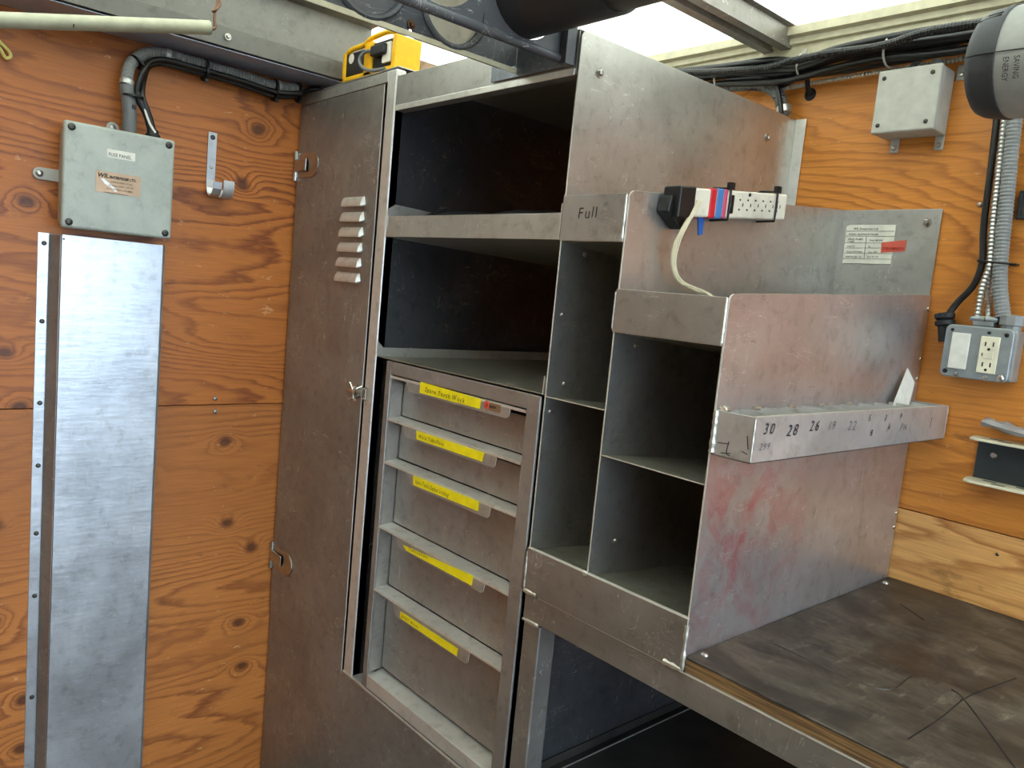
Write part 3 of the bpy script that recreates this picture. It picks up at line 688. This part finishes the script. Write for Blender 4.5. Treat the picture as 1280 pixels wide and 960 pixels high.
# ------------------------------------------------------------------ left wall: fuse box, chute, hook, conduits
fb = thing('fuse_box', 'grey square fuse panel box screwed to the left plywood wall', 'fuse box', (.0, -1.165, 1.50))
fy0, fy1, fz0, fz1 = -1.278, -1.052, 1.500, 1.7245
bd = obj('box_body', B().box(.004, .070, fy0+.008, fy1-.008, fz0+.008, fz1-.008), 'box_side', fb, bevel=.008, seg=3)
lid = obj('box_lid', B().box(.0705, .090, fy0, fy1, fz0, fz1), 'box_grey', fb, bevel=.006, seg=3)
for y in (fy0+.014, fy1-.014):
    for z in (fz0+.013, fz1-.013):
        s1 = screw((.090, y, z), (1, 0, 0), lid, .0078, 'steel_dark', 'lid_screw')
for c, hx in ((V((.002, fy0-.028, 1.612)), 'y'), (V((.002, -1.164, fz1+.012)), 'z')):
    b = B()
    if hx == 'y': b.prism([(.002, fy0+.012, c.z-.013), (.002, c.y, c.z-.013)]+[(.002, c.y-.013*math.sin(t), c.z-.013*math.cos(t)) for t in [math.pi*i/8 for i in range(1, 8)]]+[(.002, c.y, c.z+.013), (.002, fy0+.012, c.z+.013)], (.007, 0, 0))
    else: b.prism([(.002, c.y-.014, fz1-.012), (.002, c.y-.014, c.z)]+[(.002, c.y-.014*math.cos(t), c.z+.014*math.sin(t)) for t in [math.pi*i/8 for i in range(1, 8)]]+[(.002, c.y+.014, c.z), (.002, c.y+.014, fz1-.012)], (.007, 0, 0))
    lg = obj('mounting_lug', b, 'box_grey_light', fb, bevel=.0012)
    screw((.009, c.y, c.z), (1, 0, 0), lg, .0075)
rt_, up_ = (0, 1, 0), (0, 0, 1)
a = bp(134, 187, 'x', .0905); b_ = bp(169, 200, 'x', .0905)
obj('name_strip', B().box(.0902, .0906, a.y, b_.y, bp(150, 199, 'x', .09).z, bp(150, 188.5, 'x', .09).z), 'white_plastic', lid)
text('FUSE PANEL', .0105, (.0908, a.y+.003, bp(150, 197.2, 'x', .09).z), rt_, up_, 'ink', lid, 'label_print', squeeze=.83)
a = bp(120, 211, 'x', .0905); b_ = bp(175, 248, 'x', .0905); za, zb2 = bp(148, 217, 'x', .09).z, bp(148, 243, 'x', .09).z
obj('foil_plate', B().box(.0902, .0906, a.y, b_.y, zb2, za), 'gold_foil', lid)
text('WIL', .0125, (.0908, a.y+.003, za-.013), rt_, up_, 'ink', lid, 'label_print', shear=.2, bold=.0004)
text('ENTERPRISES LTD.', .0080, (.0908, a.y+.027, za-.013), rt_, up_, 'ink', lid, 'label_print', squeeze=.86, bold=.0003)
for k, s_ in enumerate(('4700 DUNN ROAD', 'REGINA SASK. L4P 2K1', 'PH. FAX (905) 478-8850', 'www.wilenterprises.ca')):
    text(s_, .0056, (.0908, a.y+.030-.004*k, za-.022-.0078*k), rt_, up_, 'ink_brown', lid, 'label_print', squeeze=.95)
# scratched foil patch
obj('foil_tear', B().prism([(.0907, a.y+y, za-z) for y, z in ((.010, .016), (.016, .016), (.036, .030), (.044, .040), (.038, .040), (.030, .032), (.018, .026))], (.0003, 0, 0)), 'alu_bright', lid)

ch = thing('cable_chute', 'tall bent aluminium cable cover strip below the fuse box', 'cable cover', (.0, -1.16, .0))
prof = [(.0015, -1.305), (.0015, -1.282), (.050, -1.268), (.050, -1.057), (.046, -1.050), (.0015, -1.050)]
obj('cover', B().sheet([(x, y, .002) for x, y in prof], (0, 0, 1.484), .0018), 'alu_chute', ch, bevel=.001)
for z in (1.463, 1.29, 1.105, .96, .80, .65, .40, .2):
    screw((.0035, -1.2925, z), (1, 0, 0), ch, .0052, 'steel_dark')
obj('web_shade', B().prism([(.0045, -1.2835, .003), (.049, -1.2705, .003), (.049, -1.2695, .003), (.0045, -1.2825, .003)], (0, 0, 1.48)), 'alu_door', ch)  # sheet added over the side web to paint its shaded tone
obj('screw', B().cyl((.051, -1.2705+.006, 1.476), (.0525, -1.2645, 1.476), .002, 8), 'rubber', ch)

hk = thing('coat_hook', 'bent aluminium strap hook on the left plywood wall', 'hook', (0, -.935, 1.62))
hy0, hy1 = -.947, -.926
strip = [(.0015, 1.774), (.0015, 1.660), (.004, 1.640), (.012, 1.624), (.026, 1.617), (.042, 1.622), (.052, 1.636), (.054, 1.652)]
obj('strap', B().sheet([(x, hy0, z) for x, z in strip], (0, hy1-hy0, 0), -.0025), 'alu_chute', hk, bevel=.0006)
hx = obj('hook_curl', B().sheet([(.030+.022*math.cos(t), hy1+.004, 1.648+.030*math.sin(t)) for t in [math.radians(d) for d in range(200, 391, 15)]], (0, .026, 0), .0025), 'alu_tray', hk, smooth=True)
screw((.004, -.9365, 1.762), (1, 0, 0), hk, .0062, 'steel_dark'); screw((.004, -.9365, 1.690), (1, 0, 0), hk, .0045)

GA = 'conduit and cables above the fuse box'
cp_ = [V((.050, -1.140, 1.7245)), V((.050, -1.142, 1.78)), V((.048, -1.150, 1.83)), V((.042, -1.142, 1.875)), V((.036, -1.112, 1.908)), V((.034, -1.070, 1.921)), V((.034, -1.00, 1.920)), V((.034, -.90, 1.918)), V((.036, -.80, 1.914)), V((.040, -.732, 1.920))]
cn = thing('flexible_conduit', 'grey ribbed flexible conduit arching out of the top of the fuse box', 'conduit', cp_[0], GA)
obj('conduit_hose', B().tube(cp_[2:], .0135, 14, rib=.12, pitch=.0066), 'flex_light', cn, smooth=False)
obj('conduit_sleeve', B().tube([cp_[0], cp_[1], cp_[2]], .0150, 14), 'flex_grey', cn, smooth=True)
for i, j in ((2, 3), (5, 6), (8, 9)):
    m_ = cp_[i].lerp(cp_[j], .15); d_ = (cp_[j]-cp_[i]).normalized()
    obj('metal_ring', B().lathe(m_-d_*.007, d_, [(0, .0142), (.002, .0152), (.006, .0145), (.010, .0152), (.012, .0142)], 16), 'galv', cn, smooth=True)
for k, (dy, dz, dx, rr) in enumerate(((.022, -.0150, .0150, .0063), (.024, -.0212, .0, .0063), (.034, -.0170, -.0125, .006))):
    pts = [V((.050, -1.096+.004*k, 1.742)), V((.052, -1.108+.004*k, 1.775)), cp_[2]+V((.004, dy, -.015)), cp_[3]+V((dx, dy+.002, dz*.6)), cp_[4]+V((dx, dy*.55, dz)), cp_[5]+V((dx, dy*.1, dz*1.05)), cp_[6]+V((dx, 0, dz)), cp_[7]+V((dx, 0, dz)), cp_[8]+V((dx, 0, dz*1.15)), cp_[9]+V((dx*1.2, -.004, dz*.75)), V((.030+.016*k, -.700, 1.9262)), V((.030+.016*k, -.60, 1.9262))]
    tag(obj('black_cable', B().tube(pts, rr, 10), 'cable_black', smooth=True), 'black cable '+('on the room side of', 'hanging directly under', 'on the wall side of')[k]+' the ribbed conduit above the fuse box', 'cable', GA)
tag(obj('white_wire', B().tube([(.062, -1.088, 1.737), (.060, -1.100, 1.755), (.056, -1.112, 1.785)], .0026, 8), 'white_plastic', smooth=True), 'short bare white wire at the black gland of the fuse box', 'wire')
obj('cable_gland', B().lathe((.050, -1.090, 1.7235), (0, 0, 1), [(0, .016), (.010, .016), (.011, .013), (.020, .012), (.021, .009)], 14), 'rubber', fb, smooth=True)
for kt, (p, d_, r_) in enumerate(((cp_[2].lerp(cp_[1], .45)+V((0, .010, 0)), V((0, 0, 1)), .024), (cp_[3].lerp(cp_[4], .5)+V((0, .004, -.008)), V((0, .8, 1)), .024), (cp_[6].lerp(cp_[7], .25)+V((0, 0, -.011)), V((0, 1, 0)), .026), (cp_[8].lerp(cp_[7], .0)+V((0, 0, -.011)), V((0, 1, 0)), .027), (cp_[9]+V((0, -.006, -.008)), V((0, 1, .1)), .025))):
    tag(obj('cable_tie', B().lathe(p-d_.normalized()*.0022, d_, [(0, r_-.002), (0, r_), (.0044, r_), (.0044, r_-.002)], 18).box(p.x+.012, p.x+.020, p.y-.004, p.y+.004, p.z-r_-.004, p.z-r_+.004), 'tie_black'), 'black cable tie '+('round the smooth conduit sleeve just above the fuse box', 'round the bend of the conduit above the fuse box', 'on the conduit run just past its upper metal ring', 'on the conduit run beside its last metal ring', 'at the end of the conduit beside the locker corner')[kt], 'cable tie', 'ties on the conduit above the fuse box')
# yellow hook, hanging pipe
tag(obj('wire_hook', B().tube([bp(-18, 28, 'x', .012), bp(-4, 48, 'x', .012), bp(11, 64, 'x', .012), bp(13, 71, 'x', .012), bp(7, 72, 'x', .012), bp(0, 61, 'x', .012), bp(-12, 45, 'x', .012)], .0035, 8), 'yellow_cord', smooth=True), 'pale yellow bent wire hook on the left plywood wall', 'hook')
pa, pb = bp(0, 25, 'x', .34), bp(262, 34.5, 'x', .34); pd = (pb-pa).normalized()
pp = thing('hanging_pipe', 'weathered galvanised pipe hung below the roof by a copper wire', 'pipe', pa)
b = B(); b.lathe(pb-pd*.9, pd, [(0, .0135), (.9, .0135), (.9, .0112), (.86, .0110)], 20); obj('pipe', b, 'old_galv', pp, smooth=True)
obj('pipe_scratch', B().tube([bp(92, 34.5, 'x', .352), bp(92.5, 30, 'x', .354)], .0012, 6, smooth=False), 'steel_dark', pp)
wtop = bp(273, -6, 'x', .34)
obj('hanger_wire', B().tube([pb+V((0, -.006, -.004)), pb+V((0, .010, .002)), bp(268, 22, 'x', .34), bp(270, 10, 'x', .34), wtop, V((wtop.x, wtop.y+.002, ZR-.002))], .0032, 8).tube([bp(265, 14, 'x', .34), bp(270, 12, 'x', .345), bp(275, 4, 'x', .34), bp(271, -3, 'x', .34)], .003, 8), 'copper', pp, smooth=True)
obj('hanger_wire', B().tube([pb-pd*.8+V((0, 0, .0)), pb-pd*.8+V((.0, 0, .05)), V((pb-pd*.8).xy.to_3d()+V((0, 0, ZR-.002)))], .003, 8), 'copper', pp, smooth=True)

# ------------------------------------------------------------------ overhead tube rack
rk = thing('tube_rack', 'dark painted steel overhead tube rack with round openings above the cabinet', 'rack', (.93, -.72, 1.83))
HZ = 1.922
hol = [(-.862, HZ, .068), (-1.027, HZ, .068), (-1.192, HZ, .068), (-1.357, HZ, .068)]
obj('rear_plate', B().holed((-1.45, -.716, 1.848, 2.02), .868, .871, hol), 'rack_paint', rk)
obj('rear_plate_lip', B().box(.8715, .8745, -1.45, -.716, 1.8475, 1.8565), 'cream_rail', rk, bevel=.0008)  # lip stood upright and coloured pale so that it shows bright
for (y, z, r) in hol:
    obj('opening_rim', B().lathe((.868, y, z), (1, 0, 0), [(-.003, r-.008), (-.003, r+.002), (.006, r+.003), (.009, r-.001), (.008, r-.006), (.002, r-.008)], 36, cap=False), 'rack_paint', rk, smooth=True)
    obj('end_cap', B().lathe((.861, y, z), (1, 0, 0), [(0, r-.002), (.003, r-.002)], 36), 'cap_lit' if y > -.9 else 'cap_grey', rk, smooth=True)  # first cap painted pale to carry the light it catches
obj('front_plate', B().holed((-1.45, -.730, 1.851, 2.02), 1.000, 1.003, [(-.815, 1.934, .074), (-.985, 1.934, .074), (-1.155, 1.934, .074), (-1.325, 1.934, .074)]), 'rack_paint', rk)
obj('front_plate_lip', B().tube([(1.002, -1.45, 1.8505), (1.002, -.728, 1.8505)], .0075, 12, smooth=False), 'rack_paint', rk, smooth=True)
obj('end_web', B().box(.800, 1.000, -.7145, -.7115, 1.842, 1.899), 'alu_shaded', rk, bevel=.0008)
obj('end_post', B().box(1.0035, 1.0205, -.735, -.7135, 1.840, 1.905), 'rack_paint', rk, bevel=.001)
hexbolt(bp(514, 31, 'x', .873), (1, 0, 0), rk, .006, 'copper')
for x in (.872, .998):
    obj('hanger_strap', B().box(x-.0015, x+.0015, -1.42, -1.39, 2.02, ZR-.002), 'steel_dark', rk)
    obj('hanger_strap', B().box(x-.0015, x+.0015, -.80, -.77, 2.02, ZR-.002), 'steel_dark', rk)
for k, y in enumerate((-.815, -.985, -1.155, -1.325)):
    if k > 0: break
    tb = thing('storage_tube', 'black plastic storage tube pushed through the overhead rack', 'tube', (.93, y, 1.934))
    obj('sleeve', B().lathe((.985, y, 1.934), (1, 0, 0), [(0, .0695), (0, .0715), (.205, .0715), (.209, .0700)], 40), 'pvc_black', tb, smooth=True)
    obj('tube', B().lathe((1.190, y, 1.934), (1, 0, 0), [(0, .0670), (1.6, .0670)], 40), 'pvc_brown', tb, smooth=True)

# ------------------------------------------------------------------ yellow charger on the locker
cg = thing('battery_charger', 'yellow and black battery charger standing on top of the locker', 'charger', (.3, -.64, 1.926))
cx0, cx1, cy0, cy1, cz0, cz1 = .185, .418, -.694, -.625, 1.9285, 2.004
obj('shell', B().box(cx0, cx1, cy0+.010, cy1, cz0, cz1-.006), 'yellow', cg, bevel=.006, seg=3)
obj('shell_side', B().prism([(cx1-.012, cy0, cz0), (cx1+.003, cy0, cz0), (cx1+.006, cy0, cz1), (cx1-.010, cy0, cz1)], (0, cy1-cy0, 0)), 'yellow', cg, bevel=.002)
fr = B().box(cx0-.002, cx1-.012, cy0, cy0+.012, cz0, cz0+.010).box(cx0-.002, cx0+.010, cy0, cy0+.012, cz0, cz1-.008).box(cx0+.100, cx0+.135, cy0, cy0+.012, cz0, cz1+.001)
obj('front_frame', fr, 'yellow', cg, bevel=.002)
obj('top_handle', B().tube([(cx0, cy0+.008, cz1-.010), (cx0+.03, cy0+.006, cz1-.001), (cx0+.09, cy0+.006, cz1+.001), (cx0+.12, cy0+.006, cz1+.010), (cx0+.19, cy0+.008, cz1+.014), (cx1, cy0+.010, cz1+.004)], .006, 10), 'yellow', cg, smooth=True)
obj('bay_face', B().box(cx0+.010, cx0+.100, cy0+.004, cy0+.011, cz0+.010, cz1-.010), 'black_plastic', cg, bevel=.002)
obj('bay_face', B().box(cx0+.135, cx1-.012, cy0+.004, cy0+.011, cz0+.010, cz1-.004), 'black_plastic', cg, bevel=.002)
for k in range(5): obj('vent_rib', B().box(cx0+.106+.006*k, cx0+.109+.006*k, cy0-.0015, cy0+.001, cz0+.014, cz1-.006), 'yellow', cg)
obj('badge', B().lathe((cx0+.035, cy0+.0035, cz0+.052), (0, -1, 0), [(0, .012), (.001, .012)], 16), 'white_plastic', cg)
obj('plug', B().box(cx0+.145, cx0+.205, cy0-.012, cy0+.006, cz0+.036, cz0+.060), 'rubber', cg, bevel=.004)
obj('plug_seat', B().box(cx0+.185, cx0+.218, cy0-.002, cy0+.008, cz0+.018, cz0+.062), 'white_plastic', cg, bevel=.001)
obj('power_cord', B().tube([(cx0+.150, cy0-.004, cz0+.050), (cx0+.125, cy0-.008, cz0+.052), (cx0+.108, cy0-.014, cz0+.040), (cx0+.115, cy0-.016, cz0+.020), (cx0+.150, cy0-.012, cz0+.004), (cx0+.205, cy0-.004, cz0+.002)], .0042, 8), 'flex_grey', cg, smooth=True)

# ------------------------------------------------------------------ back wall: junction box, outlet box, conduits, cables
jb = thing('junction_box', 'light grey square junction box on the back plywood wall', 'junction box', (1.297, -.035, 1.84))
jx0, jx1, jz0, jz1 = 1.236, 1.357, 1.8395, 1.963
obj('box_body', B().box(jx0+.001, jx1-.001, -.058, -.004, jz0+.001, jz1-.001), 'box_grey_light', jb, bevel=.003)
jl = obj('box_lid', B().box(jx0, jx1, -.072, -.0585, jz0, jz1), 'box_grey_light', jb, bevel=.004, seg=3)
for x in (jx0+.013, jx1-.016):
    for z in (jz0+.016, jz1-.016): screw((x, -.072, z), (0, -1, 0), jl, .0042, 'steel_dark', 'lid_screw')
for x, z, s_ in ((jx0+.022, jz0-.014, -1), (jx1-.012, jz0-.014, -1), (jx1+.010, jz1-.006, 1)):
    lg = obj('mounting_lug', B().box(x-.009, x+.009, -.0045, -.001, z-.012, z+.018), 'box_grey_light', jb, bevel=.002); screw((x, -.0045, z-.002), (0, -1, 0), lg, .0055)
obj('cable_gland', B().lathe((jx1-.028, -.030, jz1-.001), (0, 0, 1), [(0, .012), (.012, .012), (.013, .009), (.020, .009)], 12), 'flex_light', jb, smooth=True)
tag(obj('grey_cable', B().tube([(jx0+.045, -.030, jz1-.0), (jx0+.050, -.030, jz1+.018), (jx0+.072, -.030, jz1+.034), (jx0+.105, -.030, jz1+.040), (jx0+.14, -.036, jz1+.050)], .0065, 10), 'flex_grey', smooth=True), 'grey cable bending into the top of the light grey junction box', 'cable')

ob = thing('outlet_box', 'grey metal outlet box with a white blank switch and an ivory socket', 'outlet', (1.49, -.03, 1.375))
ox0, ox1, oz0, oz1 = 1.429, 1.545, 1.3745, 1.4735
obj('box_body', B().box(ox0+.010, ox1+.004, -.044, -.003, oz0+.002, oz1-.002), 'zinc', ob, bevel=.004)
cv = obj('cover_plate', B().prism([(ox0+(.010*(1-math.cos(a_)) if sx_ < 0 else ox1-ox0-.010*(1-math.cos(a_))), -.0445, (oz0+.010*(1-math.sin(a_)) if sz_ < 0 else oz1-.010*(1-math.sin(a_)))) for sx_, sz_, A_ in ((-1, -1, (0, 1, 2, 3)), (1, -1, (3, 2, 1, 0)), (1, 1, (0, 1, 2, 3)), (-1, 1, (3, 2, 1, 0))) for a_ in [math.pi/6*q_ for q_ in A_]], (0, -.0075, 0)), 'zinc', ob, bevel=.0025, seg=3)
sw = obj('switch', B().box(ox0+.014, ox0+.046, -.057, -.0525, oz0+.016, oz0+.084), 'white_plastic', cv, bevel=.0015)
so = obj('socket', B().box(ox0+.064, ox0+.096, -.057, -.0525, oz0+.014, oz0+.082), 'ivory', cv, bevel=.0015)
sc_ = ox0+.080
for zc in (oz0+.068, oz0+.030):
    for dx in (-.0065, .0065): obj('socket_slot', B().box(sc_+dx-.0011, sc_+dx+.0011, -.0574, -.0565, zc-.004, zc+.004), 'black_plastic', cv)
    obj('ground_hole', B().cyl((sc_, -.0574, zc-.0095), (sc_, -.0565, zc-.0095), .0026, 10), 'black_plastic', cv)
obj('test_button', B().box(sc_-.006, sc_+.009, -.0582, -.0570, oz0+.041, oz0+.054), 'ivory', cv, bevel=.0008)
obj('test_lamp', B().box(sc_-.0105, sc_-.009, -.0574, -.0565, oz0+.045, oz0+.051), 'black_plastic', cv)
for x, z, r_, m in ((ox0+.030, oz0+.007, .0042, 'steel'), (ox0+.080, oz0+.006, .0042, 'steel'), (ox1-.012, oz0+.008, .007, 'chrome'), (ox0+.010, oz0+.010, .0045, 'rubber'), (ox0+.075, oz1-.010, .003, 'rubber'), (ox1-.012, oz1-.012, .004, 'rubber'), (ox0+.012, oz1-.010, .003, 'rubber')):
    screw((x, -.052, z), (0, -1, 0), cv, r_, m, 'cover_screw')
g_ = obj('cable_gland', B().lathe((ox0-.006, -.026, oz1-.034), (-.18, 0, 1), [(0, .013), (.030, .013), (.032, .018), (.040, .018), (.042, .014), (.046, .018), (.054, .018), (.056, .011)], 16), 'rubber', ob, smooth=True)
obj('clamp_connector', B().box(ox0+.040, ox0+.076, -.040, -.014, oz1+.0, oz1+.020).box(ox0+.034, ox0+.082, -.042, -.012, oz1+.010, oz1+.018), 'zinc', ob, bevel=.003)
screw((ox0+.058, -.042, oz1+.014), (0, -1, 0), ob, .004)
obj('lock_nut', B().lathe((ox0+.101, -.026, oz1-.002), (0, 0, 1), [(0, .017), (.008, .017), (.009, .0215), (.026, .0215), (.028, .016)], 10), 'flex_light', ob)
GC = 'conduits dropping to the outlet box'
def down(pts, y, r, mat, name, label, cat, **k):
    tag(obj(name, B().tube([bp(a, c, 'y', yy) for (a, c), yy in zip(pts, y)], r, 12, **k), mat, smooth=not k.get('rib')), label, cat, GC)
down(((1243, 68), (1247, 130), (1240, 200), (1230, 280), (1228, 325), (1218, 355), (1197, 378), (1184, 395)), [-.022]*7+[-.026], .0062, 'cable_black', 'black_cable', 'black cable curving into the gland of the outlet box', 'cable')
down(((1262, 70), (1258, 120), (1251, 190), (1241, 280), (1237, 330), (1228, 360), (1221, 401)), [-.030]*6+[-.028], .0062, 'armour', 'armoured_cable', 'silver armoured cable slanting to the double clamp of the outlet box', 'cable', rib=.28, pitch=.0075)
down(((1268, 80), (1262, 130), (1254, 200), (1246, 280), (1240, 330), (1236, 360), (1235, 401)), [-.0085]*6+[-.026], .0060, 'armour', 'armoured_cable', 'silver armoured cable dropping straight to the double clamp of the outlet box', 'cable', rib=.28, pitch=.0075)
down(((1283, 40), (1273, 110), (1265, 180), (1257, 260), (1251, 320), (1250, 360), (1254, 396)), [-.026]*7, .0135, 'flex_light', 'flexible_conduit', 'thick grey ribbed conduit dropping to the nut on the outlet box', 'conduit', rib=.10, pitch=.0068)
pt = bp(1246, 329, 'y', -.026)
tag(obj('cable_tie', B().tube([pt+V((-.028, -.003, .002)), pt+V((-.024, -.016, .002)), pt+V((.024, -.020, -.002)), pt+V((.034, -.008, -.002)), pt+V((.026, .020, -.001)), pt+V((-.026, .020, .001)), pt+V((-.028, -.003, .002))], .0022, 6), 'tie_black', smooth=True), 'black cable tie around the conduits above the outlet box', 'cable tie')

GB = 'cables bundled along the back wall'
specs = [(.018, -.010, 0), (.000, -.020, 0), (-.018, -.010, 0), (.0, .0, 0), (.018, .010, 0), (-.016, .011, 0), (.002, -.040, .12)]
for k, (dz, dy, rb) in enumerate(specs):
    pts = [V((.30+.02*k, -.048+dy, 2.03+dz))]
    for i, x in enumerate((.50, .70, .85, .98, 1.05, 1.14, 1.24, 1.36, 1.60, 2.0, 2.6)):
        s_ = .98 if i in (4, 6) else 1.22
        lift = {0: .020, 1: .016, 2: .006, 3: -.004, 4: -.003, 5: .002, 6: .005, 7: .006}.get(i, 0)
        ph = .6*k+1.9*i
        pts.append(V((x, -.048+dy*s_+.003*math.sin(ph), 2.004+dz*s_+lift+.0035*math.cos(ph*1.1))))
    lb = 'ribbed black cable on the outside of the tied bundle along the back wall' if rb else 'smooth black cable in the tied bundle along the back wall under the roof rail'
    tag(obj('black_cable', B().tube(pts, .0082, 10, rib=rb, pitch=.006), 'cable_black', smooth=not rb), lb, 'cable', GB)
tag(obj('armoured_cable', B().tube([(.96, -.012, 1.972), (1.06, -.012, 1.977), (1.18, -.012, 1.980), (1.30, -.012, 1.982), (1.6, -.012, 1.985)], .0060, 10, rib=.28, pitch=.0075), 'armour'), 'silver armoured cable running along the plywood under the black cable bundle', 'cable')
for x, r_, m, d_ in ((.842, .028, 'tie_clear', 0), (.795, .028, 'tie_black', 0), (1.052, .026, 'tie_clear', 0), (1.240, .028, 'tie_clear', 0)):
    tag(obj('cable_tie', B().tube([V((x, -.046+r_*1.05*math.cos(t), 2.006+r_*math.sin(t))) for t in [2*math.pi*i/14 for i in range(15)]], .0022, 6).box(x-.004, x+.004, -.05, -.042, 2.006+r_, 2.006+r_+.010), m, smooth=True), {.842: 'pale cable tie around the cable bundle behind the roof rib', .795: 'black cable tie around the cable bundle above the tallest divider panel', 1.052: 'pale cable tie around the cable bundle above the hole in the plywood', 1.240: 'pale cable tie around the cable bundle above the junction box'}[x], 'cable tie', 'ties on the cable bundle')
tag(obj('black_cable', B().tube([(1.054, -.030, 1.998), (1.053, -.022, 1.982), (1.052, -.012, 1.966), (1.052, -.0018, 1.957)], .0055, 8), 'cable_black', smooth=True), 'short black cable dropping from the bundle into the hole in the plywood', 'cable')
fc = thing('flexible_conduit', 'grey ribbed conduit curving down behind the tallest divider panel', 'conduit', (1.0, -.03, 1.9))
obj('conduit_hose', B().tube([(.80, -.03, 1.995), (.88, -.03, 1.992), (.95, -.028, 1.982), (.99, -.028, 1.956), (1.004, -.028, 1.920), (1.006, -.028, 1.907)], .0145, 12, rib=.12, pitch=.0068), 'flex_grey', fc)
obj('metal_ring', B().lathe((1.006, -.028, 1.930), (.3, 0, -1), [(0, .0155), (.002, .0175), (.016, .0175), (.018, .0155)], 14), 'armour', fc, smooth=True)
tag(obj('black_cable', B().tube([(.86, -.05, 2.0), (.95, -.052, 1.992), (.99, -.050, 1.975), (1.006, -.050, 1.945), (1.014, -.049, 1.915), (1.015, -.049, 1.905)], .0058, 8), 'cable_black', smooth=True), 'black cable following the grey conduit down behind the tallest divider panel', 'cable')

# steel channel shelf at the right with plastic film on it
sc = thing('steel_channel', 'black steel channel with slotted pale flanges on the back plywood wall', 'channel', (1.7, -.03, 1.18))
obj('web', B().box(1.502, 2.1, -.006, -.001, 1.187, 1.262), 'channel_black', sc)
for z, nm in ((1.2625, 0), (1.182, 1)):
    f = obj('flange', B().prism([(1.494, -.001, z), (1.494, -.020, z), (1.500, -.052, z), (1.512, -.058, z), (2.1, -.058, z), (2.1, -.001, z)], (0, 0, .0045)), 'cream_rail', sc, bevel=.001)
    for k in range(10):
        x = 1.525+.055*k
        for y in (-.020, -.042):
            obj('slot', B().box(x+(.02 if y < -.03 else 0), x+.022+(.02 if y < -.03 else 0), y-.004, y+.004, z+.0043, z+.0049), 'steel_dark', f)
            if nm == 0: obj('slot', B().box(x+(.02 if y < -.03 else 0), x+.022+(.02 if y < -.03 else 0), y-.004, y+.004, z-.0004, z+.0002), 'steel_dark', f)
screw(bp(1242, 569, 'y', -.006), (0, -1, 0), sc, .0065)
b = B(); Pz = []
for i in range(12):
    t = i/11; x = 1.515+.20*t; w_ = .012+.006*math.sin(5*t+1)
    z = 1.2685+.026*(1-t)**1.2
    Pz.append([b.bm.verts.new((x+.002*math.sin(7*i+j), -.030+w_*math.cos(a)*1.2, z+(.009+.003*math.sin(i*2.1+j*1.7))*math.sin(a)+.004)) for j, a in enumerate([2*math.pi*q/8 for q in range(8)])])
for i in range(11):
    for j in range(8): b.bm.faces.new((Pz[i][j], Pz[i][(j+1) % 8], Pz[i+1][(j+1) % 8], Pz[i+1][j]))
b.bm.faces.new(Pz[0][::-1]); b.bm.faces.new(Pz[-1])
tag(obj('plastic_bag', b, 'plastic_film'), 'crumpled grey plastic film lying on the steel channel', 'plastic film')
dp = thing('framed_panel', 'dark framed board fixed flat to the back plywood wall', 'board', (1.6, -.005, 1.676))  # dark frame of a wall panel
obj('board', B().box(1.509, 1.75, -.008, -.002, 1.682, 1.722), 'steel_dark', dp); obj('frame', B().box(1.503, 1.756, -.012, -.001, 1.676, 1.682).box(1.503, 1.756, -.012, -.001, 1.722, 1.728).box(1.503, 1.509, -.012, -.001, 1.682, 1.722).box(1.750, 1.756, -.012, -.001, 1.682, 1.722), 'channel_black', dp, bevel=.001)

# grey work lamp hung from the roof at the right
tl = thing('work_light', 'grey plastic work light with a dark rubber end cap hung from the roof', 'work light', (1.62, -.32, 1.86))
ax = V((.985, -.05, -.03)).normalized(); c0 = V((1.519, -.33, 1.864)); R0 = .080
obj('end_cap', B().lathe(c0, ax, [(0, R0*.70), (.002, R0*.80), (.007, R0*.90), (.016, R0*.955), (.030, R0*.985), (.048, R0)], 40), 'tool_dark', tl, smooth=True)
obj('cap_ridge', B().lathe(c0+V((0, 0, 0)), ax, [(.040, R0*.985), (.041, R0*1.01), (.048, R0*1.015), (.049, R0)], 40, cap=False), 'tool_dark', tl, smooth=True)
bdy = obj('body', B().lathe(c0, ax, [(.0485, R0*.99), (.075, R0*1.01), (.25, R0*1.01), (.27, R0*.9), (.272, R0*.5)], 40), 'tool_light', tl, smooth=True)
nn_ = (CAM-c0); nn_ = (nn_-ax*nn_.dot(ax)).normalized(); tt_ = ax.cross(nn_).normalized()
if tt_.z < 0: tt_ = -tt_
def on_body(h, ang, lift=.001, k=1.01): return c0+ax*h+(nn_*math.cos(ang)+tt_*math.sin(ang))*(R0*k+lift)
obj('body_seam', B().tube([on_body(.0, .22, .0, .82), on_body(.006, .22, .0005, .90), on_body(.03, .22, .0005, .985), on_body(.05, .22), on_body(.22, .22)], .0008, 6), 'rubber', tl)
for k_ in range(2): obj('cap_groove', B().tube([on_body(.008+.012*k_, 1.0+.10*k_, .0005, .92+.04*k_), on_body(.040, 1.02+.08*k_, .0005, .995)], .0009, 6), 'rubber', tl)
for k_, w_ in enumerate(('ENERGY', 'SAVING', 'LIGHT')): text(w_, .011, on_body(.062+.014*k_, .12, .002), -tt_, ax, 'ink', bdy, 'body_print', squeeze=.8)
obj('hanger_strap', B().box(1.66, 1.675, -.35, -.33, 1.93, ZR-.002), 'rubber', tl)
